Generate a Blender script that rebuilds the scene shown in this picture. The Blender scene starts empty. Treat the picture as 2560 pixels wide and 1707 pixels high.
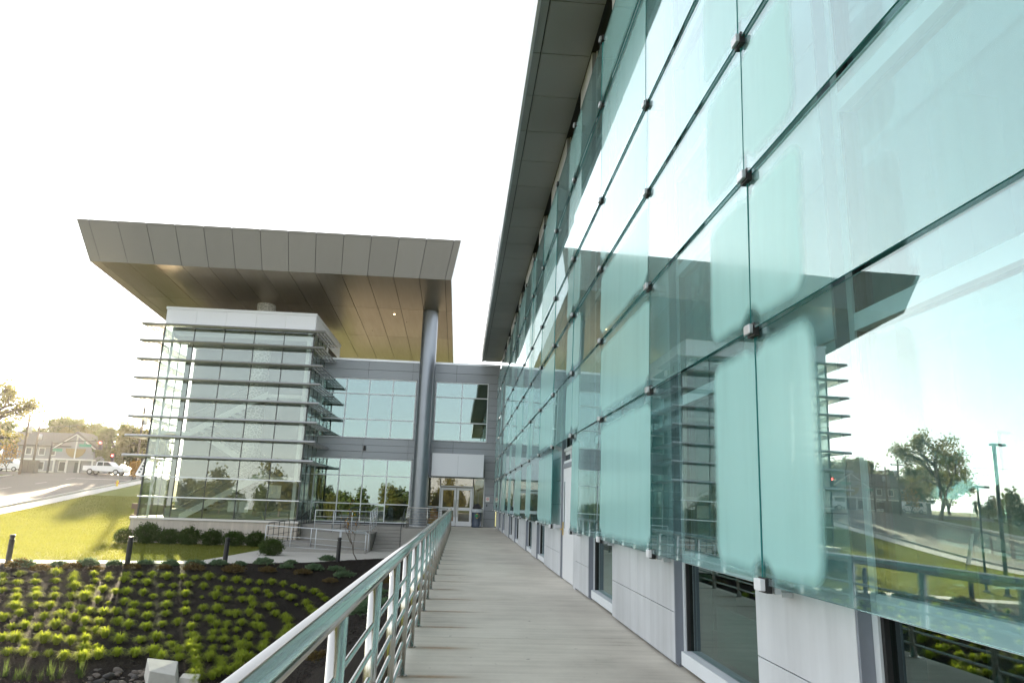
import bpy, bmesh, math, random
from mathutils import Vector, Matrix, noise as mnoise
random.seed(7)
S = bpy.context.scene
COL = S.collection
R = math.radians

# ---------------------------------------------------------------- camera
YAW, PITCH, ROLL, EYE = .064921, .226488, .032871, 1.47
FPX, PW, PH = 1747.14, 2560.0, 1707.0
_cy, _sy, _cp, _sp = math.cos(YAW), math.sin(YAW), math.cos(PITCH), math.sin(PITCH)
_f = Vector((_sy*_cp, _cy*_cp, _sp)); _r = Vector((_cy, -_sy, 0)); _u = _r.cross(_f)
_cr, _sr = math.cos(ROLL), math.sin(ROLL)
CR, CU, CF = _r*_cr+_u*_sr, _u*_cr-_r*_sr, _f
cam = bpy.data.cameras.new('camera'); camo = bpy.data.objects.new('camera', cam); COL.objects.link(camo)
cam.sensor_width = 36; cam.lens = FPX/PW*36; cam.clip_start = .05; cam.clip_end = 3000
m = Matrix((CR, CU, -CF)).transposed().to_4x4(); m.translation = (0, 0, EYE); camo.matrix_world = m
S.camera = camo
HAZE = .00018

# ---------------------------------------------------------------- sky and sun
SUN = Vector((-.42194, 1, .18776)).normalized()
w = bpy.data.worlds.new('World'); S.world = w; w.use_nodes = True
nt = w.node_tree; nt.nodes.clear()
sky = nt.nodes.new('ShaderNodeTexSky'); sky.sky_type = 'NISHITA'; sky.sun_disc = False
sky.sun_elevation = math.asin(SUN.z); sky.sun_rotation = math.atan2(SUN.x, SUN.y)
sky.altitude = 100; sky.air_density = 1.0; sky.dust_density = .35; sky.ozone_density = 1.6
hs = nt.nodes.new('ShaderNodeHueSaturation'); hs.inputs['Saturation'].default_value = .38
bg = nt.nodes.new('ShaderNodeBackground'); bg.inputs[1].default_value = .15
wo = nt.nodes.new('ShaderNodeOutputWorld')
nt.links.new(sky.outputs[0], hs.inputs['Color']); gm = nt.nodes.new('ShaderNodeGamma'); gm.inputs[1].default_value = .6; nt.links.new(hs.outputs[0], gm.inputs[0]); nt.links.new(gm.outputs[0], bg.inputs[0]); nt.links.new(bg.outputs[0], wo.inputs[0])
sl = bpy.data.lights.new('sun', 'SUN'); sl.energy = 5.0; sl.angle = R(.6); sl.color = (1, .83, .58)
so = bpy.data.objects.new('sun', sl); COL.objects.link(so); so.rotation_euler = SUN.to_track_quat('Z', 'Y').to_euler(); so.location = (-20, 60, 60)
S.view_settings.view_transform = 'Standard'; S.view_settings.look = 'None'
S.view_settings.exposure = 2.75; S.view_settings.gamma = 1; S.view_settings.use_curve_mapping = False
S.render.engine = 'CYCLES'
cy = S.cycles
cy.max_bounces = 10; cy.diffuse_bounces = 3; cy.glossy_bounces = 5; cy.transmission_bounces = 4
cy.transparent_max_bounces = 24; cy.caustics_reflective = False; cy.caustics_refractive = False
cy.sample_clamp_indirect = 6; cy.use_denoising = True

# ---------------------------------------------------------------- helpers
def ray(px, py):
    return (CR*((px-PW/2)/FPX) - CU*((py-PH/2)/FPX) + CF)
class MB:
    def __init__(s): s.v = []; s.f = []; s.m = []
    def quad(s, a, b, c, d, mi=0):
        n = len(s.v); s.v += [tuple(a), tuple(b), tuple(c), tuple(d)]; s.f.append((n, n+1, n+2, n+3)); s.m.append(mi); return s
    def tri(s, a, b, c, mi=0):
        n = len(s.v); s.v += [tuple(a), tuple(b), tuple(c)]; s.f.append((n, n+1, n+2)); s.m.append(mi); return s
    def hexa(s, p, mi=0):           # 8 points: bottom 4 ccw, top 4 ccw
        n = len(s.v); s.v += [tuple(q) for q in p]
        for q in ((3,2,1,0),(4,5,6,7),(0,1,5,4),(1,2,6,5),(2,3,7,6),(3,0,4,7)):
            s.f.append(tuple(n+i for i in q)); s.m.append(mi)
        return s
    def box(s, x0, x1, y0, y1, z0, z1, mi=0):
        return s.hexa([(x0,y0,z0),(x1,y0,z0),(x1,y1,z0),(x0,y1,z0),(x0,y0,z1),(x1,y0,z1),(x1,y1,z1),(x0,y1,z1)], mi)
    def tube(s, pts, r, n=8, mi=0, cap=True):
        pts = [Vector(p) for p in pts]; k = len(pts)
        rr = r if isinstance(r, (list, tuple)) else [r]*k
        b = len(s.v); pu = None
        for i, p in enumerate(pts):
            d = (pts[min(i+1, k-1)]-pts[max(i-1, 0)])
            d = d.normalized() if d.length > 1e-9 else Vector((0,0,1))
            if pu is None:
                pu = Vector((0,0,1)) if abs(d.z) < .9 else Vector((1,0,0))
            u = (pu-d*pu.dot(d))
            u = u.normalized() if u.length > 1e-6 else d.orthogonal().normalized()
            pu = u; v = d.cross(u)
            for j in range(n):
                a = 2*math.pi*j/n; q = p+(u*math.cos(a)+v*math.sin(a))*rr[i]; s.v.append(tuple(q))
        for i in range(k-1):
            for j in range(n):
                a = b+i*n+j; c = b+i*n+(j+1) % n; s.f.append((a, c, c+n, a+n)); s.m.append(mi)
        if cap:
            s.f.append(tuple(b+j for j in range(n))[::-1]); s.m.append(mi)
            s.f.append(tuple(b+(k-1)*n+j for j in range(n))); s.m.append(mi)
        return s
    def lathe(s, prof, c=(0,0,0), n=16, mi=0):
        b = len(s.v); k = len(prof)
        for r, z in prof:
            for j in range(n):
                a = 2*math.pi*j/n; s.v.append((c[0]+r*math.cos(a), c[1]+r*math.sin(a), c[2]+z))
        for i in range(k-1):
            for j in range(n):
                a = b+i*n+j; d = b+i*n+(j+1) % n; s.f.append((a, d, d+n, a+n)); s.m.append(mi)
        s.f.append(tuple(b+j for j in range(n))[::-1]); s.m.append(mi)
        s.f.append(tuple(b+(k-1)*n+j for j in range(n))); s.m.append(mi)
        return s
    def prism(s, poly, fn, mi=0):   # poly: 2d ring, fn(u,v,side) -> 3d, side 0/1
        n = len(poly); b = len(s.v)
        for sd in (0, 1): s.v += [tuple(fn(u, v, sd)) for u, v in poly]
        s.f.append(tuple(range(b, b+n))[::-1]); s.m.append(mi); s.f.append(tuple(range(b+n, b+2*n))); s.m.append(mi)
        for i in range(n):
            j = (i+1) % n; s.f.append((b+i, b+j, b+n+j, b+n+i)); s.m.append(mi)
        return s
    def mesh(s, name, mats, smooth=False):
        me = bpy.data.meshes.new(name); me.from_pydata(s.v, [], s.f); 
        for mt in (mats if isinstance(mats, (list, tuple)) else [mats]): me.materials.append(mt)
        if any(s.m): me.polygons.foreach_set('material_index', s.m)
        if smooth: me.polygons.foreach_set('use_smooth', [True]*len(me.polygons))
        me.update(); return me
    def build(s, name, mats, parent=None, smooth=False, bevel=0):
        return obj(name, s.mesh(name, mats, smooth), parent, bevel=bevel)
def wloc(o):
    v = Vector(o.location)
    while o.parent: o = o.parent; v += Vector(o.location)
    return v
def obj(name, me, parent=None, loc=(0,0,0), rot=None, bevel=0):
    o = bpy.data.objects.new(name, me); COL.objects.link(o)
    o.location = Vector(loc)-(wloc(parent) if parent else Vector())
    if rot: o.rotation_euler = rot
    if parent: o.parent = parent
    if bevel:
        b = o.modifiers.new('bevel', 'BEVEL'); b.width = bevel; b.segments = 2; b.limit_method = 'ANGLE'
    return o
def tag(o, label, cat, group=None):
    o['label'] = label; o['category'] = cat
    if group: o['group'] = group
    return o
def thing(name, label, cat, loc=(0,0,0), group=None):
    o = bpy.data.objects.new(name, None); COL.objects.link(o); o.location = loc; o.empty_display_size = .2
    return tag(o, label, cat, group)
def kind(o, k): o['kind'] = k; return o
def smooth_angle(me, ang=40):
    me.polygons.foreach_set('use_smooth', [True]*len(me.polygons))
    bm = bmesh.new(); bm.from_mesh(me)
    for e in bm.edges:
        e.smooth = not (len(e.link_faces) == 2 and e.calc_face_angle(0) > R(ang))
    bm.to_mesh(me); bm.free(); return me

# ---------------------------------------------------------------- materials
MATS = {}
class N:
    def __init__(s, name):
        s.mt = bpy.data.materials.new(name); s.mt.use_nodes = True; s.t = s.mt.node_tree; s.t.nodes.clear()
        s.out = s.n('OutputMaterial'); MATS[name] = s.mt
    def n(s, ty, **kw):
        nd = s.t.nodes.new('ShaderNode'+ty)
        for k, v in kw.items():
            if hasattr(nd, k): setattr(nd, k, v)
        return nd
    def l(s, a, b): s.t.links.new(a, b)
    def inp(s, nd, key, val):
        if hasattr(val, 'is_linked') or hasattr(val, 'links'): s.l(val, nd.inputs[key])
        else: nd.inputs[key].default_value = val
    def math(s, op, a, b=0.0, c=0.0, clamp=False):
        nd = s.n('Math', operation=op, use_clamp=clamp)
        for i, v in enumerate((a, b, c)): s.inp(nd, i, v)
        return nd.outputs[0]
    def noise(s, scale, detail=4, vec=None, rough=.55, dist=0):
        nd = s.n('TexNoise'); nd.inputs['Scale'].default_value = scale; nd.inputs['Detail'].default_value = detail
        nd.inputs['Roughness'].default_value = rough; nd.inputs['Distortion'].default_value = dist
        if vec is not None: s.l(vec, nd.inputs['Vector'])
        return nd.outputs['Fac']
    def pos(s): 
        return s.n('NewGeometry').outputs['Position']
    def objc(s): return s.n('TexCoord').outputs['Object']
    def scale(s, vec, sc):
        nd = s.n('Mapping'); nd.inputs['Scale'].default_value = sc; s.l(vec, nd.inputs['Vector']); return nd.outputs[0]
    def ramp(s, fac, stops):
        nd = s.n('ValToRGB'); cr = nd.color_ramp
        while len(cr.elements) < len(stops): cr.elements.new(.5)
        for e, (p, c) in zip(cr.elements, stops):
            e.position = p; e.color = (*c, 1) if len(c) == 3 else c
        s.l(fac, nd.inputs[0]); return nd.outputs[0]
    def mix(s, fac, a, b, blend='MIX'):
        nd = s.n('MixRGB', blend_type=blend); s.inp(nd, 0, fac)
        for i, v in ((1, a), (2, b)):
            if isinstance(v, tuple): nd.inputs[i].default_value = (*v, 1) if len(v) == 3 else v
            else: s.l(v, nd.inputs[i])
        return nd.outputs[0]
    def bsdf(s, color, rough=.5, metal=0, spec=.5, bump=None, bs=.1, bd=.02, **kw):
        nd = s.n('BsdfPrincipled')
        if isinstance(color, tuple): nd.inputs['Base Color'].default_value = (*color, 1)
        else: s.l(color, nd.inputs['Base Color'])
        s.inp(nd, 'Roughness', rough); s.inp(nd, 'Metallic', metal); nd.inputs['Specular IOR Level'].default_value = spec
        if bump is not None:
            b = s.n('Bump'); b.inputs['Strength'].default_value = bs; b.inputs['Distance'].default_value = bd
            s.l(bump, b.inputs['Height']); s.l(b.outputs[0], nd.inputs['Normal'])
        for k, v in kw.items(): s.inp(nd, k, v)
        return nd.outputs[0]
    def end(s, sh): s.l(sh, s.out.inputs[0]); return s.mt
def plain(name, color, rough=.5, metal=0, var=.12, vs=1.5, bump=0, bscale=40, spec=.5):
    a = N(name); p = a.pos()
    n1 = a.noise(vs, 5, p); 
    c = a.mix(n1, tuple(x*(1-var) for x in color), tuple(min(1, x*(1+var)) for x in color))
    rg = a.math('MULTIPLY_ADD', a.noise(vs*2.3, 3, p), .16, rough-.08)
    return a.end(a.bsdf(c, rg, metal, spec, a.noise(bscale, 3, p) if bump else None, bump or .1, .01))
def streaky(name, color, rough, metal=0, var=.2, amt=.5):
    """panel with faint vertical weather streaks"""
    a = N(name); p = a.pos()
    st = a.noise(1, 5, a.scale(p, (5, 5, .35)), .6)
    bl = a.noise(.8, 5, p)
    f = a.math('ADD', a.math('MULTIPLY', st, amt), a.math('MULTIPLY', bl, 1-amt))
    c = a.ramp(f, [(.3, tuple(x*(1-var) for x in color)), (.65, tuple(min(1, x*(1+var*.6)) for x in color))])
    return a.end(a.bsdf(c, a.math('MULTIPLY_ADD', bl, .2, rough-.1), metal))
def panelrand(name, color, rough, metal=0, var=.06, amp=.04, bump=0.0):
    """metal cladding: every panel (its own object) slightly different, faint oil-canning"""
    a = N(name); p = a.pos(); oi = a.n('ObjectInfo').outputs['Random']
    st = a.noise(1, 4, a.scale(p, (3, 3, .4)), .6)
    f = a.math('ADD', a.math('MULTIPLY', oi, .6), a.math('MULTIPLY', st, .4))
    c = a.mix(f, tuple(x*(1-var) for x in color), tuple(min(1, x*(1+var)) for x in color))
    return a.end(a.bsdf(c, a.math('MULTIPLY_ADD', st, .15, rough-.07), metal, .5, a.noise(1.3, 2, p), bump or .0, .02))

def schlick(a, f0, mul=1.0):
    """reflectance by angle, the same on both faces of a sheet"""
    g = a.n('NewGeometry'); vm = a.n('VectorMath', operation='DOT_PRODUCT'); a.l(g.outputs['Normal'], vm.inputs[0]); a.l(g.outputs['Incoming'], vm.inputs[1])
    c = a.math('SUBTRACT', 1.0, a.math('ABSOLUTE', vm.outputs['Value']), clamp=True)
    return a.math('MULTIPLY_ADD', a.math('POWER', c, 5.0), (1-f0)*mul, f0, clamp=True)
def glass(name, tint, f0, gtint=(1,1,1), rough=0.0, wav=.0):
    a = N(name); fac = schlick(a, f0)
    t = a.n('BsdfTransparent'); t.inputs[0].default_value = (*tint, 1)
    g = a.n('BsdfGlossy'); g.inputs[0].default_value = (*gtint, 1); g.inputs['Roughness'].default_value = rough
    if wav:
        b = a.n('Bump'); b.inputs['Strength'].default_value = wav; b.inputs['Distance'].default_value = .02
        a.l(a.noise(.9, 2, a.pos()), b.inputs['Height']); a.l(b.outputs[0], g.inputs['Normal'])
    mx = a.n('MixShader'); a.l(fac, mx.inputs[0]); a.l(t.outputs[0], mx.inputs[1]); a.l(g.outputs[0], mx.inputs[2])
    return a.end(mx.outputs[0])

M = {}
def mats():
    M['steel'] = (lambda a: a.end(a.bsdf(a.mix(a.noise(3, 4, a.pos()), (.48,.47,.44), (.56,.55,.52)), a.math('MULTIPLY_ADD', a.noise(1.5, 3, a.pos()), .08, .15), 1.0)))(N('stainless'))
    M['alu'] = plain('aluminium_trim', (.62,.65,.68), .35, .35, .05)
    M['clip'] = plain('shaded_clip_metal', (.42,.43,.44), .3, .6, .08); M['white_metal'] = plain('white_metal', (.72,.74,.76), .38, 0, .05)
    M['frame'] = plain('window_frame_white', (.70,.74,.77), .4, 0, .05)
    M['darkframe'] = plain('dark_mullion', (.045,.05,.05), .4, .2, .1)
    M['black'] = plain('black_rubber', (.012,.012,.013), .6, 0, .2)
    M['blackmetal'] = plain('black_paint', (.02,.02,.022), .42, 0, .2, 4)
    M['pier'] = streaky('pale_cladding', (.55,.575,.60), .42, .0, .26, .45)
    M['reveal'] = plain('grey_reveal', (.22,.24,.28), .45, 0, .06)
    M['wingpanel'] = panelrand('grey_cladding', (.25,.275,.30), .42, .25, .06)
    M['backing'] = plain('dark_backing', (.05,.052,.055), .8, 0, .1)  # dark backing layer behind the cladding panels
    M['soffit_dark'] = panelrand('soffit_grey', (.30,.31,.31), .40, .1, .06)
    M['soffit_bronze'] = (lambda a: a.end(a.bsdf(a.mix(a.n('ObjectInfo').outputs['Random'], (.28,.225,.16), (.345,.28,.20)), a.math('MULTIPLY_ADD', a.noise(1, 4, a.scale(a.pos(), (6,.5,1))), .22, .22), .85)))(N('soffit_bronze'))
    M['fascia'] = panelrand('fascia_champagne', (.19,.182,.168), .45, .15, .07)
    M['whitepanel'] = panelrand('white_panel', (.72,.74,.78), .38, 0, .04)
    M['column'] = (lambda a: a.end(a.bsdf(a.mix(a.noise(1, 4, a.scale(a.pos(), (4,4,.6))), (.17,.19,.215), (.23,.25,.28)), .32, .7)))(N('column_paint'))
    M['louver'] = plain('louver_alu', (.40,.405,.41), .34, .7, .06)
    M['limestone'] = streaky('limestone', (.46,.41,.35), .8, 0, .22, .5)
    M['ledge'] = plain('stone_ledge', (.62,.60,.56), .7, 0, .1)
    # concrete
    a = N('concrete'); p = a.pos(); c1 = a.noise(1.2, 8, p, .65); c2 = a.noise(14, 6, p, .6)
    c = a.mix(c1, (.25,.24,.22), (.38,.37,.345)); c = a.mix(a.math('MULTIPLY', c2, .5), c, (.20,.195,.18))
    M['concrete'] = a.end(a.bsdf(c, .85, 0, .3, c2, .25, .01))
    # brushed concrete deck: broom streaks run across the walk, stained by years of rain
    a = N('deck_concrete'); p = a.pos()
    br = a.noise(1, 6, a.scale(p, (.35, 9, 1)), .62, .3); fine = a.noise(55, 4, a.scale(p, (.5, 1, 1)), .7)
    bl = a.noise(.9, 6, p, .6); sp = a.noise(9, 3, p, .5)
    f = a.math('ADD', a.math('MULTIPLY', br, .38), a.math('MULTIPLY', bl, .62))
    c = a.ramp(f, [(.30, (.31,.28,.225)), (.41, (.50,.46,.385)), (.56, (.63,.585,.495)), (.70, (.70,.655,.565))])
    c = a.mix(a.math('MULTIPLY', fine, .35), c, (.30,.285,.26))
    c = a.mix(a.math('MULTIPLY', a.math('GREATER_THAN', sp, .715), .55), c, (.16,.14,.12))
    rnd = a.n('ObjectInfo').outputs['Random']; c = a.mix(a.math('MULTIPLY', rnd, .14), c, (.36,.36,.34))
    M['deck'] = a.end(a.bsdf(c, a.math('MULTIPLY_ADD', bl, .3, .62), 0, .3, a.math('ADD', br, a.math('MULTIPLY', fine, .5)), .35, .012))
    a = N('rust_stain'); p = a.objc(); 
    g = a.n('TexGradient', gradient_type='SPHERICAL'); a.l(p, g.inputs[0])
    f = a.math('MULTIPLY', a.math('MULTIPLY', g.outputs['Fac'], .9), a.noise(7, 5, p, .7), clamp=True)
    t = a.n('BsdfTransparent'); d = a.n('BsdfDiffuse'); d.inputs[0].default_value = (.40,.22,.08,1)
    mx = a.n('MixShader'); a.l(f, mx.inputs[0]); a.l(t.outputs[0], mx.inputs[1]); a.l(d.outputs[0], mx.inputs[2]); M['rust'] = a.end(mx.outputs[0])
    # lawn
    a = N('lawn'); p = a.pos(); n1 = a.noise(.35, 6, p, .6); n2 = a.noise(30, 4, p, .7)
    c = a.mix(n1, (.12,.15,.028), (.19,.20,.05)); c = a.mix(a.math('MULTIPLY', n2, .6), c, (.08,.11,.02))
    M['lawn'] = a.end(a.bsdf(c, .9, 0, .1, n2, .8, .05))
    # mulch
    a = N('mulch'); p = a.pos(); n1 = a.noise(2, 6, p, .7); v = a.n('TexVoronoi'); v.inputs['Scale'].default_value = 24; a.l(a.scale(p, (1,1.6,1)), v.inputs['Vector'])
    c = a.mix(n1, (.006,.005,.0045), (.018,.014,.011)); c = a.mix(a.math('MULTIPLY', v.outputs['Distance'], .6), c, (.028,.021,.016))
    M['mulch'] = a.end(a.bsdf(c, .95, 0, .15, a.math('ADD', v.outputs['Distance'], n1), .9, .05))
    a = N('mulch_chip'); c = a.ramp(a.noise(9, 2, a.pos()), [(.35, (.006,.005,.0045)), (.6, (.022,.016,.012)), (.75, (.05,.038,.028))]); M['chip'] = a.end(a.bsdf(c, .9, 0, .2))
    # asphalt
    a = N('asphalt'); p = a.pos(); n1 = a.noise(.4, 6, p, .6); n2 = a.noise(60, 3, p)
    c = a.mix(n1, (.085,.073,.06), (.14,.12,.10)); M['asphalt'] = a.end(a.bsdf(c, .75, 0, .4, n2, .3, .01))
    M['paint'] = plain('road_paint', (.36,.34,.31), .6, 0, .15, 3)
    M['sidewalk'] = plain('sidewalk_concrete', (.45,.43,.39), .85, 0, .12, 2, .2)
    def leafmat(name, c0, c1, tr=.5, sc=2.0):
        a = N(name); oi = a.noise(sc, 3, a.pos()); rn = a.n('NewGeometry').outputs['Random Per Island']
        f = a.math('ADD', a.math('MULTIPLY', oi, .5), a.math('MULTIPLY', rn, .5)); c = a.mix(f, c0, c1)
        d = a.bsdf(c, .7, 0, .12); t = a.n('BsdfTranslucent'); a.l(a.mix(.5, c, tuple(min(1, x*1.6) for x in c1)), t.inputs[0])
        mx = a.n('MixShader'); mx.inputs[0].default_value = tr; a.l(d, mx.inputs[1]); a.l(t.outputs[0], mx.inputs[2]); return a.end(mx.outputs[0])
    M['sedge'] = leafmat('golden_sedge', (.12,.19,.018), (.34,.39,.04), .5, 3)
    M['grassblade'] = leafmat('lawn_blade', (.085,.11,.016), (.21,.215,.045), .5, .35)
    M['box'] = leafmat('boxwood_leaf', (.025,.05,.012), (.07,.11,.025), .3, 3)
    M['juniper'] = leafmat('juniper_leaf', (.05,.10,.05), (.13,.19,.10), .3, 3)
    M['barberry'] = leafmat('bronze_leaf', (.06,.035,.02), (.13,.10,.03), .3, 3)
    M['weed'] = leafmat('weed_leaf', (.04,.075,.015), (.09,.13,.03), .4, 3)
    M['leaf_a'] = leafmat('tree_leaf_green', (.045,.07,.015), (.11,.13,.03), .45, .4)
    M['leaf_b'] = leafmat('tree_leaf_olive', (.08,.085,.02), (.17,.15,.035), .45, .4)
    M['leaf_o'] = leafmat('tree_leaf_orange', (.22,.11,.012), (.42,.22,.03), .45, .5)
    a = N('bark'); M['bark'] = a.end(a.bsdf(a.mix(a.noise(6, 5, a.scale(a.pos(), (1,1,.25))), (.05,.038,.028), (.12,.095,.07)), .9, 0, .2, a.noise(14, 4, a.pos()), .6, .03))
    M['pole'] = plain('pole_wood', (.10,.075,.055), .85, 0, .25, 3)
    # glass
    M['tower_glass'] = glass('tower_glass', (.82,.86,.83), .10, (.94,1,1), 0, .02)
    M['wing_glass'] = glass('coated_glass', (.35,.45,.43), .21, (.70,.88,.90), 0, .015)
    M['inner_glass'] = glass('inner_glass', (.42,.55,.53), .17, (.82,.97,.95), 0, .012)
    M['door_glass'] = glass('door_glass', (.75,.75,.70), .10, (1,1,1))
    M['interior'] = plain('interior_wall', (.30,.315,.32), .8, 0, .15, .6)
    M['interior_dark'] = plain('interior_dark', (.07,.08,.08), .8, 0, .3, .6)
    M['interior_white'] = plain('interior_white', (.72,.73,.71), .7, 0, .05)
    M['tealpanel'] = plain('teal_panel', (.28,.48,.43), .5, 0, .08)
    # facade screen glass with condensation over the parts that hang before solid wall
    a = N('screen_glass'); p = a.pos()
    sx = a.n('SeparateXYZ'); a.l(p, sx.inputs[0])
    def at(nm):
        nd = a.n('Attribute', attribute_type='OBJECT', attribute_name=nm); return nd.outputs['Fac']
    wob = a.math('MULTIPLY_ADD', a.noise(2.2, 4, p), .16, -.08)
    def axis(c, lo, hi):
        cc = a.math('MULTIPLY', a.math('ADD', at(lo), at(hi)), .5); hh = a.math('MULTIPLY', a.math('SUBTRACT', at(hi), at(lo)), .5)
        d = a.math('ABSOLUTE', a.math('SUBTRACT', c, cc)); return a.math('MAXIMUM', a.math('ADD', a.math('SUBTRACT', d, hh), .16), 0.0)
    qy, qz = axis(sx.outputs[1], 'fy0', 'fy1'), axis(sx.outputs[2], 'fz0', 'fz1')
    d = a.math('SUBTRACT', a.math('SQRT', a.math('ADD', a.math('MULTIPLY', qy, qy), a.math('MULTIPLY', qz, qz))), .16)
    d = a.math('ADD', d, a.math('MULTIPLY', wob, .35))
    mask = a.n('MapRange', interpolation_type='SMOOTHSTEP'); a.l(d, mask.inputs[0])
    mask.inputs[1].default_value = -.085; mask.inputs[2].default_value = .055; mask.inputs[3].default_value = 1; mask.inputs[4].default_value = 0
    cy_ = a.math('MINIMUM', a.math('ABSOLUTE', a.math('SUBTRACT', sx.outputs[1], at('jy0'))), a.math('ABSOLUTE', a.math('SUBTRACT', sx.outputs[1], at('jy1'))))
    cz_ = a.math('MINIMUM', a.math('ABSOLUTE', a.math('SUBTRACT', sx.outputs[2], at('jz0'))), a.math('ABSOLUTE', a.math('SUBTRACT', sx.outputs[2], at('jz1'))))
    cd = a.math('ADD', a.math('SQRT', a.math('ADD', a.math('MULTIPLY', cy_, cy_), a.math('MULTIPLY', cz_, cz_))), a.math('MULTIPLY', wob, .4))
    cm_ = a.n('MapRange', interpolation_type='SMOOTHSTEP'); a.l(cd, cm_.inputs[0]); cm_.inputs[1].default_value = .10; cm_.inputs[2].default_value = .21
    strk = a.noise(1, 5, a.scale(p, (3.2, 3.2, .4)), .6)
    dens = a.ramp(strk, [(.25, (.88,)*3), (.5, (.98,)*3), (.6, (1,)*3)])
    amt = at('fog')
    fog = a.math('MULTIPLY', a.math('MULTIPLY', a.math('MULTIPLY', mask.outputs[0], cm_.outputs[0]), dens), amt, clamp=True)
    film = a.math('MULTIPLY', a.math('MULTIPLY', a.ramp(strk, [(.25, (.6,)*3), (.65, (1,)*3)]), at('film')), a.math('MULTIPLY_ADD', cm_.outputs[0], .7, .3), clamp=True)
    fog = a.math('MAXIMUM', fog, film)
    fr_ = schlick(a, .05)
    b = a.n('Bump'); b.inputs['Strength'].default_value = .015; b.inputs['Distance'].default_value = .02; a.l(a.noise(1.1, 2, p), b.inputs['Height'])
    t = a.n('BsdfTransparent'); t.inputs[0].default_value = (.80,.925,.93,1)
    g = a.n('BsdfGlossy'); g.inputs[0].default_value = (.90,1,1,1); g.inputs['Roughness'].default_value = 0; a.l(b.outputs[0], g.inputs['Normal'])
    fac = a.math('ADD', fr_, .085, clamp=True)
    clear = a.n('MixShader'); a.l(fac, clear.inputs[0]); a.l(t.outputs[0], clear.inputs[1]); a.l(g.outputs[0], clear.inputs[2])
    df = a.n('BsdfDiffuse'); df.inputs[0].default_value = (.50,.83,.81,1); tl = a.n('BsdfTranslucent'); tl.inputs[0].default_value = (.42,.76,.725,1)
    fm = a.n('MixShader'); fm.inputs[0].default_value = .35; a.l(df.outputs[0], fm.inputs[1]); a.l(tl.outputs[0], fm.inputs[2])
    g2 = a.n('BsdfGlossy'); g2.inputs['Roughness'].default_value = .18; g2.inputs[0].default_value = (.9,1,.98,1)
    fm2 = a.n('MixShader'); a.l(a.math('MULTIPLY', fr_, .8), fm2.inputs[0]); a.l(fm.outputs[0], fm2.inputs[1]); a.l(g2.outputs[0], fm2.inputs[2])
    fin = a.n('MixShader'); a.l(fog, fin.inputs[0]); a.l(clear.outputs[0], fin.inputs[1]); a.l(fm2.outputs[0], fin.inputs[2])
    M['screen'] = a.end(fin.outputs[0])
    M['glassedge'] = plain('glass_edge', (.05,.26,.26), .12, 0, .1)
    # misc
    M['carwhite'] = plain('car_white', (.72,.73,.74), .25, 0, .03); M['tyre'] = plain('tyre', (.02,.02,.02), .8); M['rim'] = plain('rim', (.45,.45,.46), .35, .7)
    M['carglass'] = plain('car_glass', (.04,.05,.055), .08)
    M['siding'] = (lambda a: a.end(a.bsdf(a.mix(a.noise(2, 3, a.pos()), (.20,.205,.21), (.27,.275,.28)), .75)))(N('house_siding'))
    M['roof'] = plain('shingle_roof', (.09,.085,.08), .85, 0, .25, 3, .3)
    M['trim'] = plain('white_trim', (.65,.65,.62), .6)
    M['yellow'] = plain('yellow_paint', (.62,.45,.03), .5); M['greensign'] = plain('green_sign', (.01,.22,.14), .4); M['logo_green'] = plain('logo_green', (.02,.22,.10), .5)
    M['red'] = plain('red_ink', (.65,.05,.05), .6); M['paper'] = plain('white_card', (.78,.77,.75), .6)
    M['bin'] = plain('bin_blue', (.045,.065,.10), .4, 0, .12, 5); M['bag'] = plain('clear_bag', (.50,.54,.58), .25, 0, .2, 12)
    M['brass'] = plain('brass', (.60,.42,.14), .3, .9)
    M['ochre'] = plain('ochre_wood', (.22,.15,.05), .7); M['brick'] = plain('brown_block', (.17,.12,.085), .85, 0, .25, 5, .4)
    M['stone'] = plain('pale_stone', (.55,.53,.48), .8, 0, .18, 6, .4, 30)
    M['rock'] = (lambda a: a.end(a.bsdf(a.mix(a.n('ObjectInfo').outputs['Random'], (.035,.032,.03), (.13,.105,.085)), .75, 0, .4, a.noise(30, 4, a.pos()), .3, .01)))(N('river_rock'))
    a = N('signal_red'); e = a.n('Emission'); e.inputs[0].default_value = (1,.06,.05,1); e.inputs[1].default_value = 4; M['signal'] = a.end(e.outputs[0])
    a = N('ceiling_lamp'); e = a.n('Emission'); e.inputs[0].default_value = (1,.72,.35,1); e.inputs[1].default_value = 3; M['lamp'] = a.end(e.outputs[0])
    M['orange'] = plain('orange_goods', (.6,.2,.02), .5, 0, .3, 9)
    M['wire'] = M['blackmetal']
mats()
# ================================================================ terrain
def sm(t): t = max(0., min(1., t)); return t*t*(3-2*t)
NEAR = [(-60,22.8),(-45,24.2),(-16.3,27.0),(-12.2,27.9),(-9,29.0),(-6.3,30.2),(-3.2,33.6),(-.56,36.2),(6,36.2)]   # edge of the bed along the path
def near(x):
    for (a, b), (c, d) in zip(NEAR, NEAR[1:]):
        if x <= c: return b+(d-b)*max(0, (x-a))/(c-a)
    return NEAR[-1][1]
def T(x, y):
    if y >= 58: z = -.257+.0786*(min(y, 105)-58)+.03*max(0, min(y, 300)-105)
    elif y >= 34 and x < -9.5: z = -1.2+.0786*(y-34)**2/48
    elif y >= 42: z = -1.2+.0786*(y-34)**2/48
    else:
        e = near(x)-.3
        z = -1.2 if y >= e else -1.2-.118*min(e-y, 11.6+.25*max(0, x+14))
        if y < 5: z -= .012*(5-max(y, -60))
    if -4.6 < x < 30 and y < 37:
        e = near(x)-.3
        k = sm((x+4.6)/4.0)*sm((e-y)/3.0+.15)
        z = z*(1-k)+(-.42)*k
    return z
def inbed(x, y): return -20 < x < -.5 and 3 < y < near(x)-.05
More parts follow.
